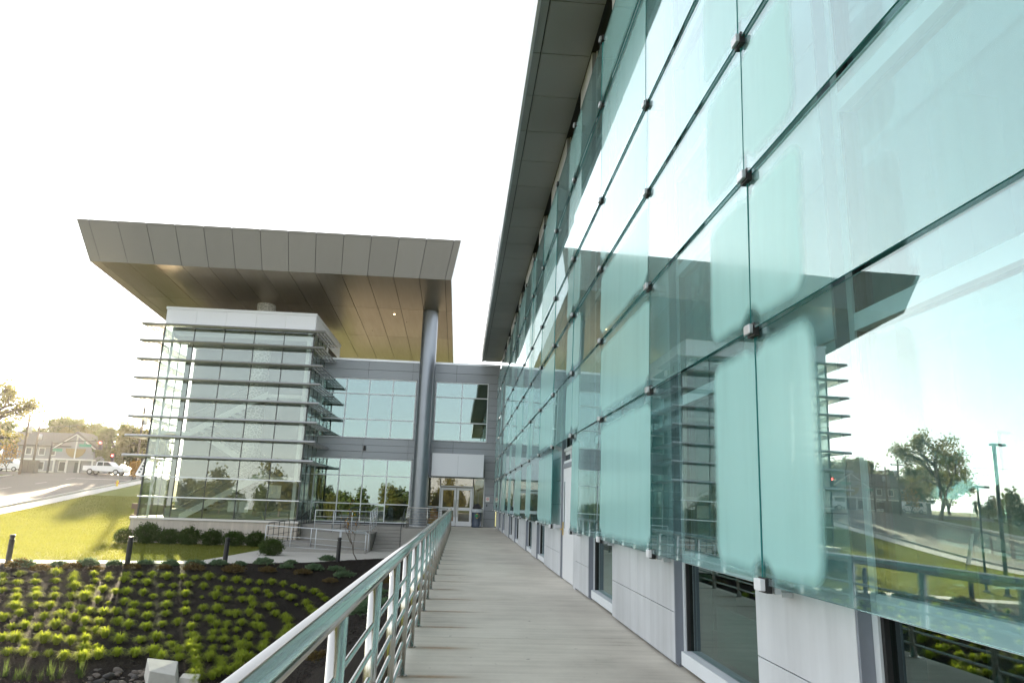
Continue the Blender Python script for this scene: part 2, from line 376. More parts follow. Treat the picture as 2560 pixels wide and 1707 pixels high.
def gp(px, py, dz=0):
    """where the ray of a photograph pixel meets the ground"""
    d = ray(px, py); t = 4.0
    for i in range(4000):
        p = Vector((0,0,EYE))+d*t
        if p.z <= T(p.x, p.y)+dz: break
        t += .05 if t < 60 else .2
    return Vector((p.x, p.y, T(p.x, p.y)+dz))
def lines(*seg):
    out = []
    for a, b, st in seg:
        n = max(1, round((b-a)/st)); out += [a+(b-a)*i/n for i in range(n)]
    return out+[seg[-1][1]]
def sheet(name, xs, ys, zf, mat, xy=None):
    mb = MB(); nx = len(xs)
    for y in ys:
        for x in xs:
            X, Y = xy(x, y) if xy else (x, y); mb.v.append((X, Y, zf(X, Y)))
    for j in range(len(ys)-1):
        for i in range(nx-1):
            a = j*nx+i; mb.f.append((a, a+1, a+nx+1, a+nx)); mb.m.append(0)
    return mb.build(name, mat, None, True)
kind(sheet('ground', lines((-330,-120,30),(-120,-32,4),(-32,6,.5),(6,60,6),(60,300,40)),
           lines((-200,-60,20),(-60,2,4),(2,45,.5),(45,140,3),(140,400,20)),
           lambda x, y: T(x, y)-(.25 if (-19.5 < x < -.8 and 3.5 < y < near(x)-.6) else 0), M['lawn']), 'structure')
kind(sheet('planting_bed', lines((-20,-.5,.3)), lines((0,1,.012)), lambda x, y: T(x, y)+.03+.03*mnoise.noise((x*1.3, y*1.3, 0)), M['mulch'],
           lambda x, v: (x, 3+(near(x)-.05-3)*v)), 'structure')
# concrete path from the left, widening into the apron at the ramp and the stair
far = lambda x: (near(x)+1.25 if x < -10.2 else near(x)+1.25+(38.3-near(x)-1.25)*sm((x+10.2)/.8))
pm = MB()
xs = lines((-45,-11,2),(-11,-.6,.4))
for a, b in zip(xs, xs[1:]):
    p = [(a, near(a)), (b, near(b)), (b, far(b)), (a, far(a))]
    pm.hexa([(x, y, -1.5) for x, y in p]+[(x, y, -1.165) for x, y in p])
kind(pm.build('path', M['sidewalk']), 'structure')
# road beyond the lawn, running alongside the building and meeting a cross street
def edge(y): return -33.5-.17*(y-55)
def strip(name, x0, x1, dz, mat, ys, th=0):
    o = sheet(name, [0, .25, .5, .75, 1], ys, lambda x, y: T(x, y)+dz, mat, lambda u, y: (edge(y)+x0+(x1-x0)*u, y)); return o
ysr = lines((-150,40,10),(40,170,3))
kind(strip('road', -17.6, -1.75, .05, M['asphalt'], ysr), 'structure')
kind(sheet('cross_street', lines((-200,60,6)), lines((98,109,2)), lambda x, y: T(x, y)+.056, M['asphalt']), 'structure')
def kerb(name, x0, x1, ya, yb, h, mat):
    mb = MB(); ys = lines((ya, yb, 4))
    for a, b in zip(ys, ys[1:]):
        p = [(edge(a)+x0, a), (edge(a)+x1, a), (edge(b)+x1, b), (edge(b)+x0, b)]
        mb.hexa([(x, y, T(x, y)-.3) for x, y in p]+[(x, y, T(x, y)+h) for x, y in p])
    return kind(mb.build(name, mat), 'structure')
kerb('kerb', -1.75, -1.55, -150, 97, .15, M['sidewalk'])
kerb('kerb', -17.8, -17.6, -150, 97, .15, M['sidewalk'])
kerb('sidewalk', -1.2, .5, -150, 97, .045, M['sidewalk'])
kerb('sidewalk', -21.0, -19.4, -150, 97, .06, M['sidewalk'])
road_o = bpy.data.objects['road']
for i, y in enumerate(range(-60, 96, 9)):
    for lx in (-9.4,):
        a, b = y, y+3.2
        mb = MB(); p = [(edge(a)+lx-.08, a), (edge(a)+lx+.08, a), (edge(b)+lx+.08, b), (edge(b)+lx-.08, b)]
        mb.quad(*[(x, yy, T(x, yy)+.056) for x, yy in p]); mb.build('lane_mark', M['paint'], road_o)
mb = MB(); mb.quad(*[(x, yy, T(x, yy)+.058) for x, yy in ((edge(95)-9, 95), (edge(95)-2.2, 95), (edge(95)-2.2, 95.6), (edge(95)-9, 95.6))]); mb.build('stop_line', M['paint'], road_o)

# ---------------------------------------------------------------- concrete walkway on its edge beam
walk = kind(MB().box(-.56, 2.30, -8, 43, -.9, -.03).build('walkway', M['concrete']), 'structure')
ya = 8.3-3.2*5; i = 0
while ya < 42.9:
    yb = min(ya+3.2, 43)
    MB().box(-.55, 2.30, ya+.004, yb-.004, -.12, 0).build('slab', M['deck'], walk); ya += 3.2
MB().box(-8.7, -.56, 40.0, 43, -1.3, -.004).build('landing', M['concrete'], walk)
# lawn blades
import numpy as np
def blades(name, n, dom, h, mat, seedv, wd=.006):
    g = np.random.default_rng(seedv); x = g.uniform(dom[0], dom[1], n); y = g.uniform(dom[2], dom[3], n)
    nx_, ny_ = [p[0] for p in NEAR], [p[1] for p in NEAR]; ne = np.interp(x, nx_, ny_)
    sx = np.clip((x+10.2)/.8, 0, 1); sx = sx*sx*(3-2*sx); fa = np.where(x < -10.2, ne+1.25, ne+1.25+(38.3-ne-1.25)*sx)
    e = -33.5-.17*(y-55)
    ok = (y > fa+.05) & (x > e+.6) & ~((x > -18.0) & (y > 38.9)) & ~((x > -10.0) & (y > 35))
    x, y = x[ok], y[ok]; n = len(x)
    z = np.array([T(a, b) for a, b in zip(x, y)])
    a = g.uniform(0, 6.283, n); hh = h*g.uniform(.5, 1.25, n); ww = wd*(1+(y-30)*.045); c, s = np.cos(a)*ww, np.sin(a)*ww
    lx, ly = g.normal(0, .45, n)*hh, g.normal(0, .45, n)*hh
    v = np.empty((n, 3, 3)); v[:,0] = np.stack([x-c, y-s, z-.005], 1); v[:,1] = np.stack([x+c, y+s, z-.005], 1); v[:,2] = np.stack([x+lx, y+ly, z+hh], 1)
    me = bpy.data.meshes.new(name); me.vertices.add(3*n); me.vertices.foreach_set('co', v.ravel()); me.loops.add(3*n); me.loops.foreach_set('vertex_index', np.arange(3*n, dtype=np.int32))
    me.polygons.add(n); me.polygons.foreach_set('loop_start', np.arange(0, 3*n, 3, dtype=np.int32)); me.update(calc_edges=True); me.materials.append(mat)
    return kind(obj(name, me), 'stuff')
tag(blades('lawn_grass', 420000, (-40,-9.5,26,72), .075, M['grassblade'], 3, .011), 'short mown grass of the sunlit lawn beside the glass tower', 'grass')
# bark chips
rnd = random.Random(5); mb = MB(); k = 0
while k < 26000:
    y = 12+rnd.random()**1.3*22; x = rnd.uniform(-19, -.6)
    if not inbed(x, y): continue
    z = T(x, y)+.03+.03*mnoise.noise((x*1.3, y*1.3, 0)); a = rnd.uniform(0, 3.14); l = rnd.uniform(.015, .05); ww = l*.35; c, s = math.cos(a), math.sin(a); t1, t2 = rnd.uniform(-.012,.03), rnd.uniform(-.012,.03)
    mb.quad((x-c*l+s*ww, y-s*l-c*ww, z+t1), (x+c*l+s*ww, y+s*l-c*ww, z+t2), (x+c*l-s*ww, y+s*l+c*ww, z+t2+.008), (x-c*l-s*ww, y-s*l+c*ww, z+t1+.008)); k += 1
kind(tag(mb.build('bark_chips', M['chip']), 'dark bark mulch chips covering the planting bed', 'mulch'), 'stuff')

# ================================================================ main building with the glass screen
XW, XG = 2.12, 1.93
ROWS = [1.02, 2.66, 3.79, 4.89, 5.98, 7.60, 8.77]
JO = [4.48+2.64*k for k in range(-2, 15)]
PER = 7.92
wide = [(7.05+PER*k, 9.90+PER*k) for k in range(-2, 5)]; narrow = [(3.80+PER*k, 5.10+PER*k) for k in range(-1, 5)]
piers = sorted(wide+narrow)
ZT = 9.93
mainb = thing('glass_fronted_building', 'long building with a teal glass pane screen hung before pale grey wall panels', 'building', (2.3, 18, 0))
MB().box(2.42, 2.50, -8.8, 43, ZT-.05, ZT+.6).build('parapet', M['backing'], mainb)
ZP = [.03, .49, .98, 1.47, 1.96, 2.45, 3.43, 4.41, 5.39, 6.37, 7.35, 8.33, 9.31, ZT]
core = MB()
pmesh = {}
for (a, b) in piers:
    if a > 42.5: continue
    b = min(b, 42.99)
    core = MB().box(XW+.045, 2.5, a+.012, b-.012, 0, ZT)
    co = core.build('pier', M['reveal'], mainb)
    cols = [(a, (a+b)/2), ((a+b)/2, b)] if b-a > 2 else [(a, b)]
    for (c, d) in cols:
        for z0, z1 in zip(ZP, ZP[1:]):
            key = (round(d-c, 2), round(z1-z0, 2))
            if key not in pmesh: pmesh[key] = MB().box(0, .041, .004, d-c-.004, .004, z1-z0-.004).mesh('wall_panel', M['pier'])
            obj('wall_panel', pmesh[key], co, (XW, c, z0))
    MB().box(XW+.004, XW+.30, a-.016, a+.011, .03, ZT).build('reveal_trim', M['reveal'], co)
# window bays between piers
gaps = []
for (a, b), (c, d) in zip(piers, piers[1:]): gaps.append((b, c))
DOOR = min(gaps, key=lambda g: abs(g[0]-13.1))
TR = [(.04,.16), (.96,1.07), (2.48,2.58), (3.86,3.97), (4.95,5.05), (6.35,6.46), (7.85,7.95), (9.1,9.2)]
for (a, b) in gaps:
    if a > 42: continue
    b = min(b, 42.9)
    z0 = 2.62 if (a, b) == DOOR else 0
    W_ = thing('window_bay', '', ''); 
    for kx in ('label', 'category'): del W_[kx]
    W_.location = Vector((2.25, a, 0))-Vector(mainb.location); W_.parent = mainb
    fr = MB()
    fr.box(2.20, 2.32, a+.012, a+.07, z0+.02, ZT); fr.box(2.20, 2.32, b-.07, b-.018, z0+.02, ZT)
    fr.box(2.215, 2.30, a+.07, a+.10, z0+.02, ZT, 1); fr.box(2.215, 2.30, b-.10, b-.07, z0+.02, ZT, 1)
    fr.build('frame', [M['frame'], M['black']], W_)
    tz = [t for t in TR if t[0] >= z0-.3]
    for t0, t1 in tz: MB().box(2.185 if t0 > .5 else 2.15, 2.31, a+.1, b-.1, t0, t1).build('transom', M['frame'], W_)
    for (l0, l1), (u0, u1) in zip(tz, tz[1:]+[(ZT, ZT)]):
        if u0-l1 < .2: continue
        MB().box(2.245, 2.257, a+.1, b-.1, l1, u0).build('pane', M['inner_glass'], W_)
    if z0 == 0:
        MB().box(2.52, 2.56, a+.05, b-.05, .10, .56).build('low_screen', M['tealpanel'], W_)
# interior shell
MB().box(2.5, 9, -8.8, 43, -.1, .02).box(7.5, 7.6, -8.8, 43, .02, ZT).build('interior_back', M['interior_dark'], mainb)
MB().box(2.62, 7.5, -8.8, 43, 4.25, 4.75).build('floor_slab', M['interior'], mainb)
MB().box(2.5, 9, -8.8, 43, ZT, ZT+.3).build('roof_slab', M['interior'], mainb)
MB().box(2.2, 9, -8.9, -8.8, 0, ZT).build('end_wall', M['reveal'], mainb)
for yy in range(-6, 42, 5):
    MB().box(3.2, 3.5, yy, yy+.3, .02, 4.25).build('inside_post', M['interior_white'], mainb)
# door in its bay
a, b = DOOR
dr = obj('door', MB().box(2.15, 2.19, a+.36, b-.10, .02, 2.2).mesh('door', M['white_metal']), mainb)
MB().box(2.14, 2.2, a+.28, a+.355, 0, 2.3).box(2.14, 2.2, b-.095, b-.03, 0, 2.3).box(2.14, 2.2, a+.36, b-.1, 2.21, 2.3).build('door_frame', M['reveal'], dr)
MB().box(2.143, 2.15, b-.42, b-.26, .95, 1.98).build('vision_frame', M['frame'], dr)
MB().box(2.138, 2.143, b-.375, b-.305, 1.0, 1.93).build('vision_pane', M['carglass'], dr)
MB().box(2.13, 2.149, b-.20, b-.14, .86, 1.12).box(2.09, 2.13, b-.18, b-.16, .97, .99).box(2.075, 2.095, b-.3, b-.16, .965, .99).build('handle', M['brass'], dr)
MB().box(2.12, 2.4, a, a+.28, 0, 2.62).build('side_panel', M['pier'], mainb)
MB().box(2.16, 2.3, a+.28, b-.03, 2.3, 2.36).box(2.16, 2.3, a+.28, b-.03, 2.56, 2.62).box(2.16, 2.3, (a+b)/2, (a+b)/2+.05, 2.36, 2.56).build('door_transom', M['frame'], mainb)
MB().box(2.2, 2.21, a+.28, (a+b)/2, 2.36, 2.56).box(2.2, 2.21, (a+b)/2+.05, b-.03, 2.36, 2.56).build('transom_pane', M['carglass'], mainb)

# shingled panes: foot swung out, head tucked in behind the pane above
def pane_mesh(w_, h_):
    mb = MB(); x0, x1, t = -.011, .011, .012
    P = [(x0-t/2,0,0),(x0+t/2,0,0),(x0+t/2,w_,0),(x0-t/2,w_,0),(x1-t/2,0,h_),(x1+t/2,0,h_),(x1+t/2,w_,h_),(x1-t/2,w_,h_)]
    mb.v += P
    for q, mi in (((3,2,1,0),1),((4,5,6,7),1),((0,1,5,4),1),((1,2,6,5),0),((2,3,7,6),1),((3,0,4,7),0)): mb.f.append(q); mb.m.append(mi)
    return mb.mesh('glass_pane', [M['screen'], M['glassedge']])
pms = {}
prnd = random.Random(11)
for j in range(len(JO)-1):
    y0, y1 = JO[j], JO[j+1]
    for r in range(6):
        z0, z1 = ROWS[r], ROWS[r+1]
        if r == 0 and DOOR[0]-1 < (y0+y1)/2 < DOOR[1]+.5 and abs((y0+y1)/2-13.7) < 1.0: continue
        if r not in pms: pms[r] = pane_mesh(2.64-.016, z1-z0-.012)
        o = obj('glass_pane', pms[r], mainb, (XG, y0+.008, z0+.006), (R(prnd.gauss(0,.05)), R(prnd.gauss(0,.12)), R(prnd.gauss(0,.10))))
        best = max(piers, key=lambda p: min(p[1], y1)-max(p[0], y0))
        f0, f1 = best[0]-.10, best[1]+.16
        if min(f1, y1)-max(f0, y0) < .2: f0, f1 = 1000., 1000.2
        o['jy0'] = float(y0); o['jy1'] = float(y1); o['jz0'] = float(z0); o['jz1'] = float(z1)
        o['fy0'] = float(f0); o['fy1'] = float(f1)
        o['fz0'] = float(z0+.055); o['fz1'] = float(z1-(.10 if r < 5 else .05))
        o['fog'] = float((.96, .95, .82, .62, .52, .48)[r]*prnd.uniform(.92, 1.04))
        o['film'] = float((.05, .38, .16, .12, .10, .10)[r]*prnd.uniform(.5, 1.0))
# clips and brackets
clipm = MB().box(-.050, -.020, -.048, .048, -.030, .034).mesh('pane_clip', M['clip'])  # upper clips: shade of their undersides put into a darker metal colour
clipw = MB().box(-.054, -.020, -.05, .05, -.032, .038).mesh('pane_clip', M['white_metal'])
clipb = MB().box(-.018, .018, -.06, .06, -.045, .045).mesh('rubber', M['black'])
brk = MB().box(.02, .06, -.045, .045, -.05, .05).box(.06, .17, .02, .05, -.035, .03).box(.10, .19, .03, .12, -.075, -.045).mesh('bracket', M['alu'])
for j, y in enumerate(JO):
    for r, z in enumerate(ROWS):
        if r == 0 and abs(y-13.7) < 0: continue
        c = obj('pane_clip', clipw if r == 0 else clipm, mainb, (XG, y, z), bevel=.004)
        obj('rubber', clipb, c, (XG, y, z)); obj('bracket', brk, c, (XG+.02, y, z))
# eave: soffit panels, outer border strip, fascia
ys_ = [-8.6+1.46*k for k in range(0, 35)]
sfm = MB().box(0, .95, .010, 1.450, 0, .05).mesh('soffit_panel', M['soffit_dark']); sfe = MB().box(0, .140, .010, 1.450, 0, .05).mesh('soffit_border', M['soffit_dark'])
for y in ys_:
    if y+1.46 > 42.95: continue
    obj('soffit_panel', sfm, mainb, (1.155, y, ZT)); obj('soffit_border', sfe, mainb, (.992, y, ZT))
MB().box(.99, 2.42, -8.6, 42.5, ZT+.052, ZT+.12).build('eave_deck', M['backing'], mainb)
MB().hexa([(.962,-8.6,ZT-.02),(.988,-8.6,ZT-.02),(.988,42.5,ZT-.02),(.962,42.5,ZT-.02),(.90,-8.6,ZT+.48),(.988,-8.6,ZT+.48),(.988,42.5,ZT+.48),(.90,42.5,ZT+.48)]).build('fascia', M['whitepanel'], mainb)
MB().box(.925, .961, -8.6, 42.5, ZT-.05, ZT+.02).build('lit_edge_strip', M['whitepanel'], mainb)  # white strip added so the eave edge shows a bright lit rim

# ================================================================ back wing
YW = 43.0
wing = thing('entrance_wing', 'two-storey grey panelled wing with wide gridded windows and white double doors', 'building', (-3, 43, 0))
def wall_panels(x0, x1, z0, z1, nx, nz, parent=wing, y=YW, mat='wingpanel'):
    dx, dz = (x1-x0)/nx, (z1-z0)/nz
    me = MB().box(.009, dx-.009, 0, .05, .009, dz-.009).mesh('wall_panel', M[mat])
    for i in range(nx):
        for k in range(nz): obj('wall_panel', me, parent, (x0+i*dx, y, z0+k*dz))
MB().box(-17, 2.2, YW+.055, YW+.12, -.3, .07).build('wall_base', M['backing'], wing)
for (x0, x1, z0, z1) in ((-8.72,2.13,8.64,9.85),(-8.72,2.13,3.79,4.97),(-3.0,-1.82,4.97,8.64),(1.43,2.13,4.97,8.64),(-3.0,-1.97,.0,3.79),(1.40,2.13,.0,3.79),(-1.97,1.40,2.86,3.79)):
    MB().box(x0, x1, YW+.055, YW+.35, z0, z1).build('wall', M['backing'], wing)
wall_panels(-8.72, 2.13, 8.64, 9.72, 4, 2); MB().box(-8.75, 2.15, YW-.03, YW+.4, 9.725, 9.85).build('coping', M['alu'], wing)
wall_panels(-8.72, 2.13, 3.79, 4.97, 4, 3)
wall_panels(-3.0, -1.82, 4.97, 8.64, 1, 8); wall_panels(1.43, 2.13, 4.97, 8.64, 1, 8)
wall_panels(-3.0, -1.97, .0, 3.79, 1, 8); wall_panels(1.40, 2.13, .0, 3.79, 1, 8); wall_panels(-1.97, 1.40, 2.86, 3.79, 2, 2)
def gridwin(xs, zs, parent=wing, y=YW, mull=.055, glassm='wing_glass', fm='frame', nm='window'):
    w_ = obj(nm, None, parent, (xs[0], y, zs[0]))
    o = MB()
    hm = mull/2
    for x in xs: MB().box(x-hm, x+hm, y-.045, y+.08, zs[0], zs[-1]).build('mullion', M[fm], w_)
    for z in zs:
        zc = min(max(z, zs[0]+hm), zs[-1]-hm)
        for xa, xb in zip(xs, xs[1:]): MB().box(xa+hm, xb-hm, y-.04, y+.075, zc-hm, zc+hm).build('transom', M[fm], w_)
    for xa, xb in zip(xs, xs[1:]):
        for za, zb in zip(zs, zs[1:]):
            p = MB().box(-(xb-xa)/2+hm, (xb-xa)/2-hm, -.006, .006, -(zb-za)/2+hm, (zb-za)/2-hm).mesh('pane', M[glassm])
            obj('pane', p, w_, ((xa+xb)/2, y+.02, (za+zb)/2), (R(prnd.gauss(0,.10)), 0, R(prnd.gauss(0,.12))))
    return w_
gridwin([-8.72,-7.25,-5.87,-4.43,-3.03], [4.99,6.12,7.67,8.62])
gridwin([-1.80,-.19,1.41], [4.99,6.12,7.67,8.62])
gridwin([-8.72,-7.27,-5.87,-4.45,-3.03], [.07,1.14,2.76,3.77])
MB().box(-17, 2.1, YW+6, YW+6.1, 0, 9.8).build('interior_back', M['interior_dark'], wing)
MB().box(-8.6, 2.1, YW+.4, YW+6, 4.2, 4.7).build('floor_slab', M['interior'], wing)
MB().box(-8.6, 2.1, YW+.2, YW+6, -.05, .03).build('ground_floor', M['interior'], wing)
MB().box(-8.7, 2.1, YW+.36, YW+12, 9.4, 9.7).build('roof', M['backing'], wing)
MB().box(-5.95, -5.81, YW-.12, YW, 4.25, 4.53).build('wall_light', M['black'], wing)
# entrance: canopy box, doors with lights, side lights
bx = MB().box(-1.72, 1.25, YW-1.3, YW-.01, 2.87, 2.93).build('entrance_canopy', M['whitepanel'], wing)
for xa, xb in ((-1.75,-.235),(-.225,1.28)): MB().box(xa, xb, YW-1.36, YW-1.31, 2.85, 4.17).build('front_panel', M['whitepanel'], bx)
MB().box(-1.75, -1.7, YW-1.31, YW-.01, 2.85, 4.17).box(1.23, 1.28, YW-1.31, YW-.01, 2.85, 4.17).box(-1.7, 1.23, YW-1.31, YW-.01, 4.12, 4.165).build('side_panel', M['whitepanel'], bx)
ent = gridwin([-1.97,-1.22], [.03,1.1,2.85], glassm='door_glass', nm='side_light')
ent = gridwin([.76,1.40], [.03,1.1,2.85], glassm='door_glass', nm='side_light')
gridwin([-1.22,.76], [2.3,2.85], glassm='door_glass', nm='transom_light')
for xa, xb, hx in ((-1.17,-.245,-.32),(-.215,.71,-.14)):
    d = obj('entrance_door', None, wing, ((xa+xb)/2, YW, .03))
    f = MB(); y0, y1 = YW-.03, YW+.02
    f.box(xa, xa+.13, y0, y1, .03, 2.24).box(xb-.13, xb, y0, y1, .03, 2.24).box(xa+.13, xb-.13, y0, y1, .03, .30).box(xa+.13, xb-.13, y0, y1, .92, 1.10).box(xa+.13, xb-.13, y0, y1, 2.10, 2.24)
    f.build('door_leaf', M['white_metal'], d)
    MB().box(xa+.13, xb-.13, YW-.008, YW+.004, .30, .92).build('door_pane', M['door_glass'], d); MB().box(xa+.13, xb-.13, YW-.008, YW+.004, 1.10, 2.10).build('door_pane', M['door_glass'], d)
    MB().tube([(hx,YW-.09,.55),(hx,YW-.09,1.55)], .018).tube([(hx,YW-.09,.65),(hx,YW-.03,.65)], .012).tube([(hx,YW-.09,1.45),(hx,YW-.03,1.45)], .012).build('handle', M['steel'], d)
# lobby seen through the doors: warm lamps and a display of goods
for i, (x, y, z) in enumerate([(-1.5,47,3.2),(-.9,48,3.2),(.4,47,3.2),(-.2,48.3,3.2),(.95,47.5,3.2),(-1.6,45,3.2)]):
    MB().box(x-.3, x+.3, y-.05, y+.05, z, z+.04).build('lobby_lamp', M['lamp'], wing)
sh = tag(MB().box(-1.9,-1.25,44.6,44.9,.03,.4).box(-1.8,-1.35,44.65,44.85,.42,.8).box(-1.72,-1.45,44.65,44.85,.82,1.15).box(-.9,-.4,45.2,45.5,.03,.5).box(-.8,-.55,45.25,45.45,.52,.95).build('goods_display', M['orange']), 'orange goods piled inside the entrance behind the left side light', 'display')
# back side window above: bookcase
bc = thing('bookcase', 'brown bookcase standing behind the upper right window of the wing', 'bookcase', (1.0, 44.2, 4.7))
MB().box(.55, 1.35, 44.4, 44.45, 4.7, 6.9).box(.55,.6,44.1,44.4,4.7,6.9).box(1.3,1.35,44.1,44.4,4.7,6.9).build('carcass', M['bark'], bc)
for z in (5.0,5.5,6.0,6.5): MB().box(.6,1.3,44.1,44.4,z,z+.04).build('shelf', M['orange'], bc)
# ================================================================ glass stair tower
TX0, TX1, TY0, TY1 = -17.0, -8.72, 39.45, 43.0
tower = thing('glass_stair_tower', 'square glass stair tower ringed by horizontal metal sun louvres on a limestone base', 'tower', (-12.9, 41, -1.2))
bays = [TX0+(TX1-TX0)*i/5 for i in range(6)]
# limestone plinth of big blocks
MB().box(TX0-.16, TX1+.06, TY0-.06, TY1+1.5, -1.6, .02).build('plinth_core', M['backing'], tower)
for i in range(5):
    xa, xb = TX0-.25+(TX1-TX0+.35)*i/5, TX0-.25+(TX1-TX0+.35)*(i+1)/5
    for z0, z1 in ((-1.5,-.62),(-.62,.02)):
        MB().box(xa+.004, xb-.004, TY0-.16, TY0-.065, z0+.004, z1-.004).build('stone_block', M['limestone'], tower)
for i in range(3):
    ya, yb = TY0-.06+(TY1-TY0+.06)*i/3, TY0-.06+(TY1-TY0+.06)*(i+1)/3
    for z0, z1 in ((-1.5,-.62),(-.62,.02)):
        MB().box(TX1+.062, TX1+.15, ya+.004, yb-.004, z0+.004, z1-.004).build('stone_block', M['limestone'], tower)
        MB().box(TX0-.25, TX0-.165, ya+.004, yb-.004, z0+.004, z1-.004).build('stone_block', M['limestone'], tower)
MB().box(TX0-.30, TX1+.18, TY0-.22, TY0-.02, .025, .13).box(TX1-.02, TX1+.18, TY0-.02, TY1, .025, .13).box(TX0-.30, TX0+.02, TY0-.02, TY1, .025, .13).build('sill', M['ledge'], tower)
ZL = [3.27,4.31,5.35,6.41,7.46,8.50,9.54,10.47]
ZR = [1.19,2.24]
zpan = [.13]+ZR+ZL[:-1]+[10.62]
pcache = {}
def tpane(wx, hz, axis):
    k = (round(wx,3), round(hz,3), axis)
    if k not in pcache:
        pcache[k] = (MB().box(-wx/2, wx/2, -.006, .006, -hz/2, hz/2) if axis == 'x' else MB().box(-.006, .006, -wx/2, wx/2, -hz/2, hz/2)).mesh('pane', M['tower_glass'])
    return pcache[k]
fw = obj('front_glazing', None, tower, (-12.9, TY0, .13)); rw = obj('right_glazing', None, tower, (TX1, 41, .13)); lw = obj('left_glazing', None, tower, (TX0, 41, .13))
for xa, xb in zip(bays, bays[1:]):
    for za, zb in zip(zpan, zpan[1:]):
        obj('pane', tpane(xb-xa-.05, zb-za-.02, 'x'), fw, ((xa+xb)/2, TY0, (za+zb)/2), (R(prnd.gauss(0,.14)), 0, R(prnd.gauss(0,.2))))
ysb = [TY0, TY0+1.2, TY0+2.4, TY1]
for side, X in ((rw, TX1), (lw, TX0)):
    for ya, yb in zip(ysb, ysb[1:]):
        for za, zb in zip(zpan, zpan[1:]):
            obj('pane', tpane(yb-ya-.05, zb-za-.02, 'y'), side, (X, (ya+yb)/2, (za+zb)/2), (0, R(prnd.gauss(0,.1)), R(prnd.gauss(0,.12))))
    for y in ysb[1:]: MB().box(X-.025, X+.025, y-.024, y+.024, .13, 10.6).build('mullion', M['darkframe'], side)
for x in bays[1:-1]: MB().box(x-.022, x+.022, TY0-.02, TY0+.06, .13, 10.6).build('mullion', M['darkframe'], fw)
for x in (TX0, TX1): MB().box(x-.035, x+.035, TY0-.03, TY0+.07, .13, 10.6).build('corner_post', M['darkframe'], fw)
for z in ZR: MB().box(TX0-.12, TX1+.05, TY0-.10, TY0-.028, z-.03, z+.03).build('rail', M['alu'], fw)
# parapet of white panels over the glass, running back over the wing roof
MB().box(TX0+.02, TX1-.02, TY0+.01, 47.6, 10.66, 11.6).build('parapet_core', M['backing'], tower)
for i in range(5): 
    MB().box(bays[i]+.004, bays[i+1]-.004, TY0-.05, TY0+.005, 10.64, 11.50).build('parapet_panel', M['whitepanel'], tower)
for i in range(4):
    ya, yb = TY0-.04+i*2.04, TY0-.04+(i+1)*2.04
    MB().box(TX1-.015, TX1+.03, ya+.004, yb-.004, 10.64, 11.50).build('parapet_panel', M['whitepanel'], tower)
MB().box(TX0-.05, TX1+.06, TY0-.08, 47.7, 11.505, 11.65).build('coping', M['whitepanel'], tower)
# louvres: a solid nose blade in front, open slats on the returns
LX0, LX1, LY0 = -18.0, -8.0, 38.78
def airfoil(x0, x1, yf, yb, z, mb, t=.095):
    prof = [(yf, 0), (yf+.04, t*.8), (yf+.14, t), (yb-.05, t*.6), (yb, 0), (yb-.05, -t*.35), (yf+.14, -t*.6), (yf+.04, -t*.55)]
    mb.prism(prof, lambda u, v, s: ((x1, x0)[s], u, z+v))
for z in ZL:
    lv = obj('sun_louvre', None, tower, (-13, LY0, z))
    for i in range(5):
        xa, xb = LX0+(LX1-LX0)*i/5, LX0+(LX1-LX0)*(i+1)/5
        mb = MB(); airfoil(xa+.006, xb-.006, LY0, LY0+.30, z, mb); mb.build('front_blade', M['louver'], lv)
    for k in range(1): 
        mb = MB(); airfoil(LX0+.1, LX1-.75, LY0+.36, LY0+.60, z, mb, .03); mb.build('rear_blade', M['louver'], lv)
    for k in range(4):          # right return
        x1 = LX1-.01-k*.19; MB().hexa([(x1-.085,LY0+.31,z-.025),(x1,LY0+.31,z-.035),(x1,TY1-.02,z-.035),(x1-.085,TY1-.02,z-.025),(x1-.085,LY0+.31,z+.01),(x1,LY0+.31,z+.03),(x1,TY1-.02,z+.03),(x1-.085,TY1-.02,z+.01)]).build('return_slat', M['louver'], lv)
        x0 = LX0+.02+k*.23; MB().hexa([(x0,LY0+.31,z-.035),(x0+.15,LY0+.31,z-.025),(x0+.15,TY1+1,z-.025),(x0,TY1+1,z-.035),(x0,LY0+.31,z+.03),(x0+.15,LY0+.31,z+.01),(x0+.15,TY1+1,z+.01),(x0,TY1+1,z+.03)]).build('return_slat', M['louver'], lv)
    for y in (TY0+.1, TY0+1.2, TY0+2.4, TY1-.25):
        MB().box(TX1+.03, LX1-.05, y-.03, y+.03, z-.07, z-.037).build('outrigger', M['louver'], lv)
    for x in bays: MB().box(x-.03, x+.03, LY0+.28, TY0-.03, z-.075, z-.04).build('outrigger', M['louver'], lv)
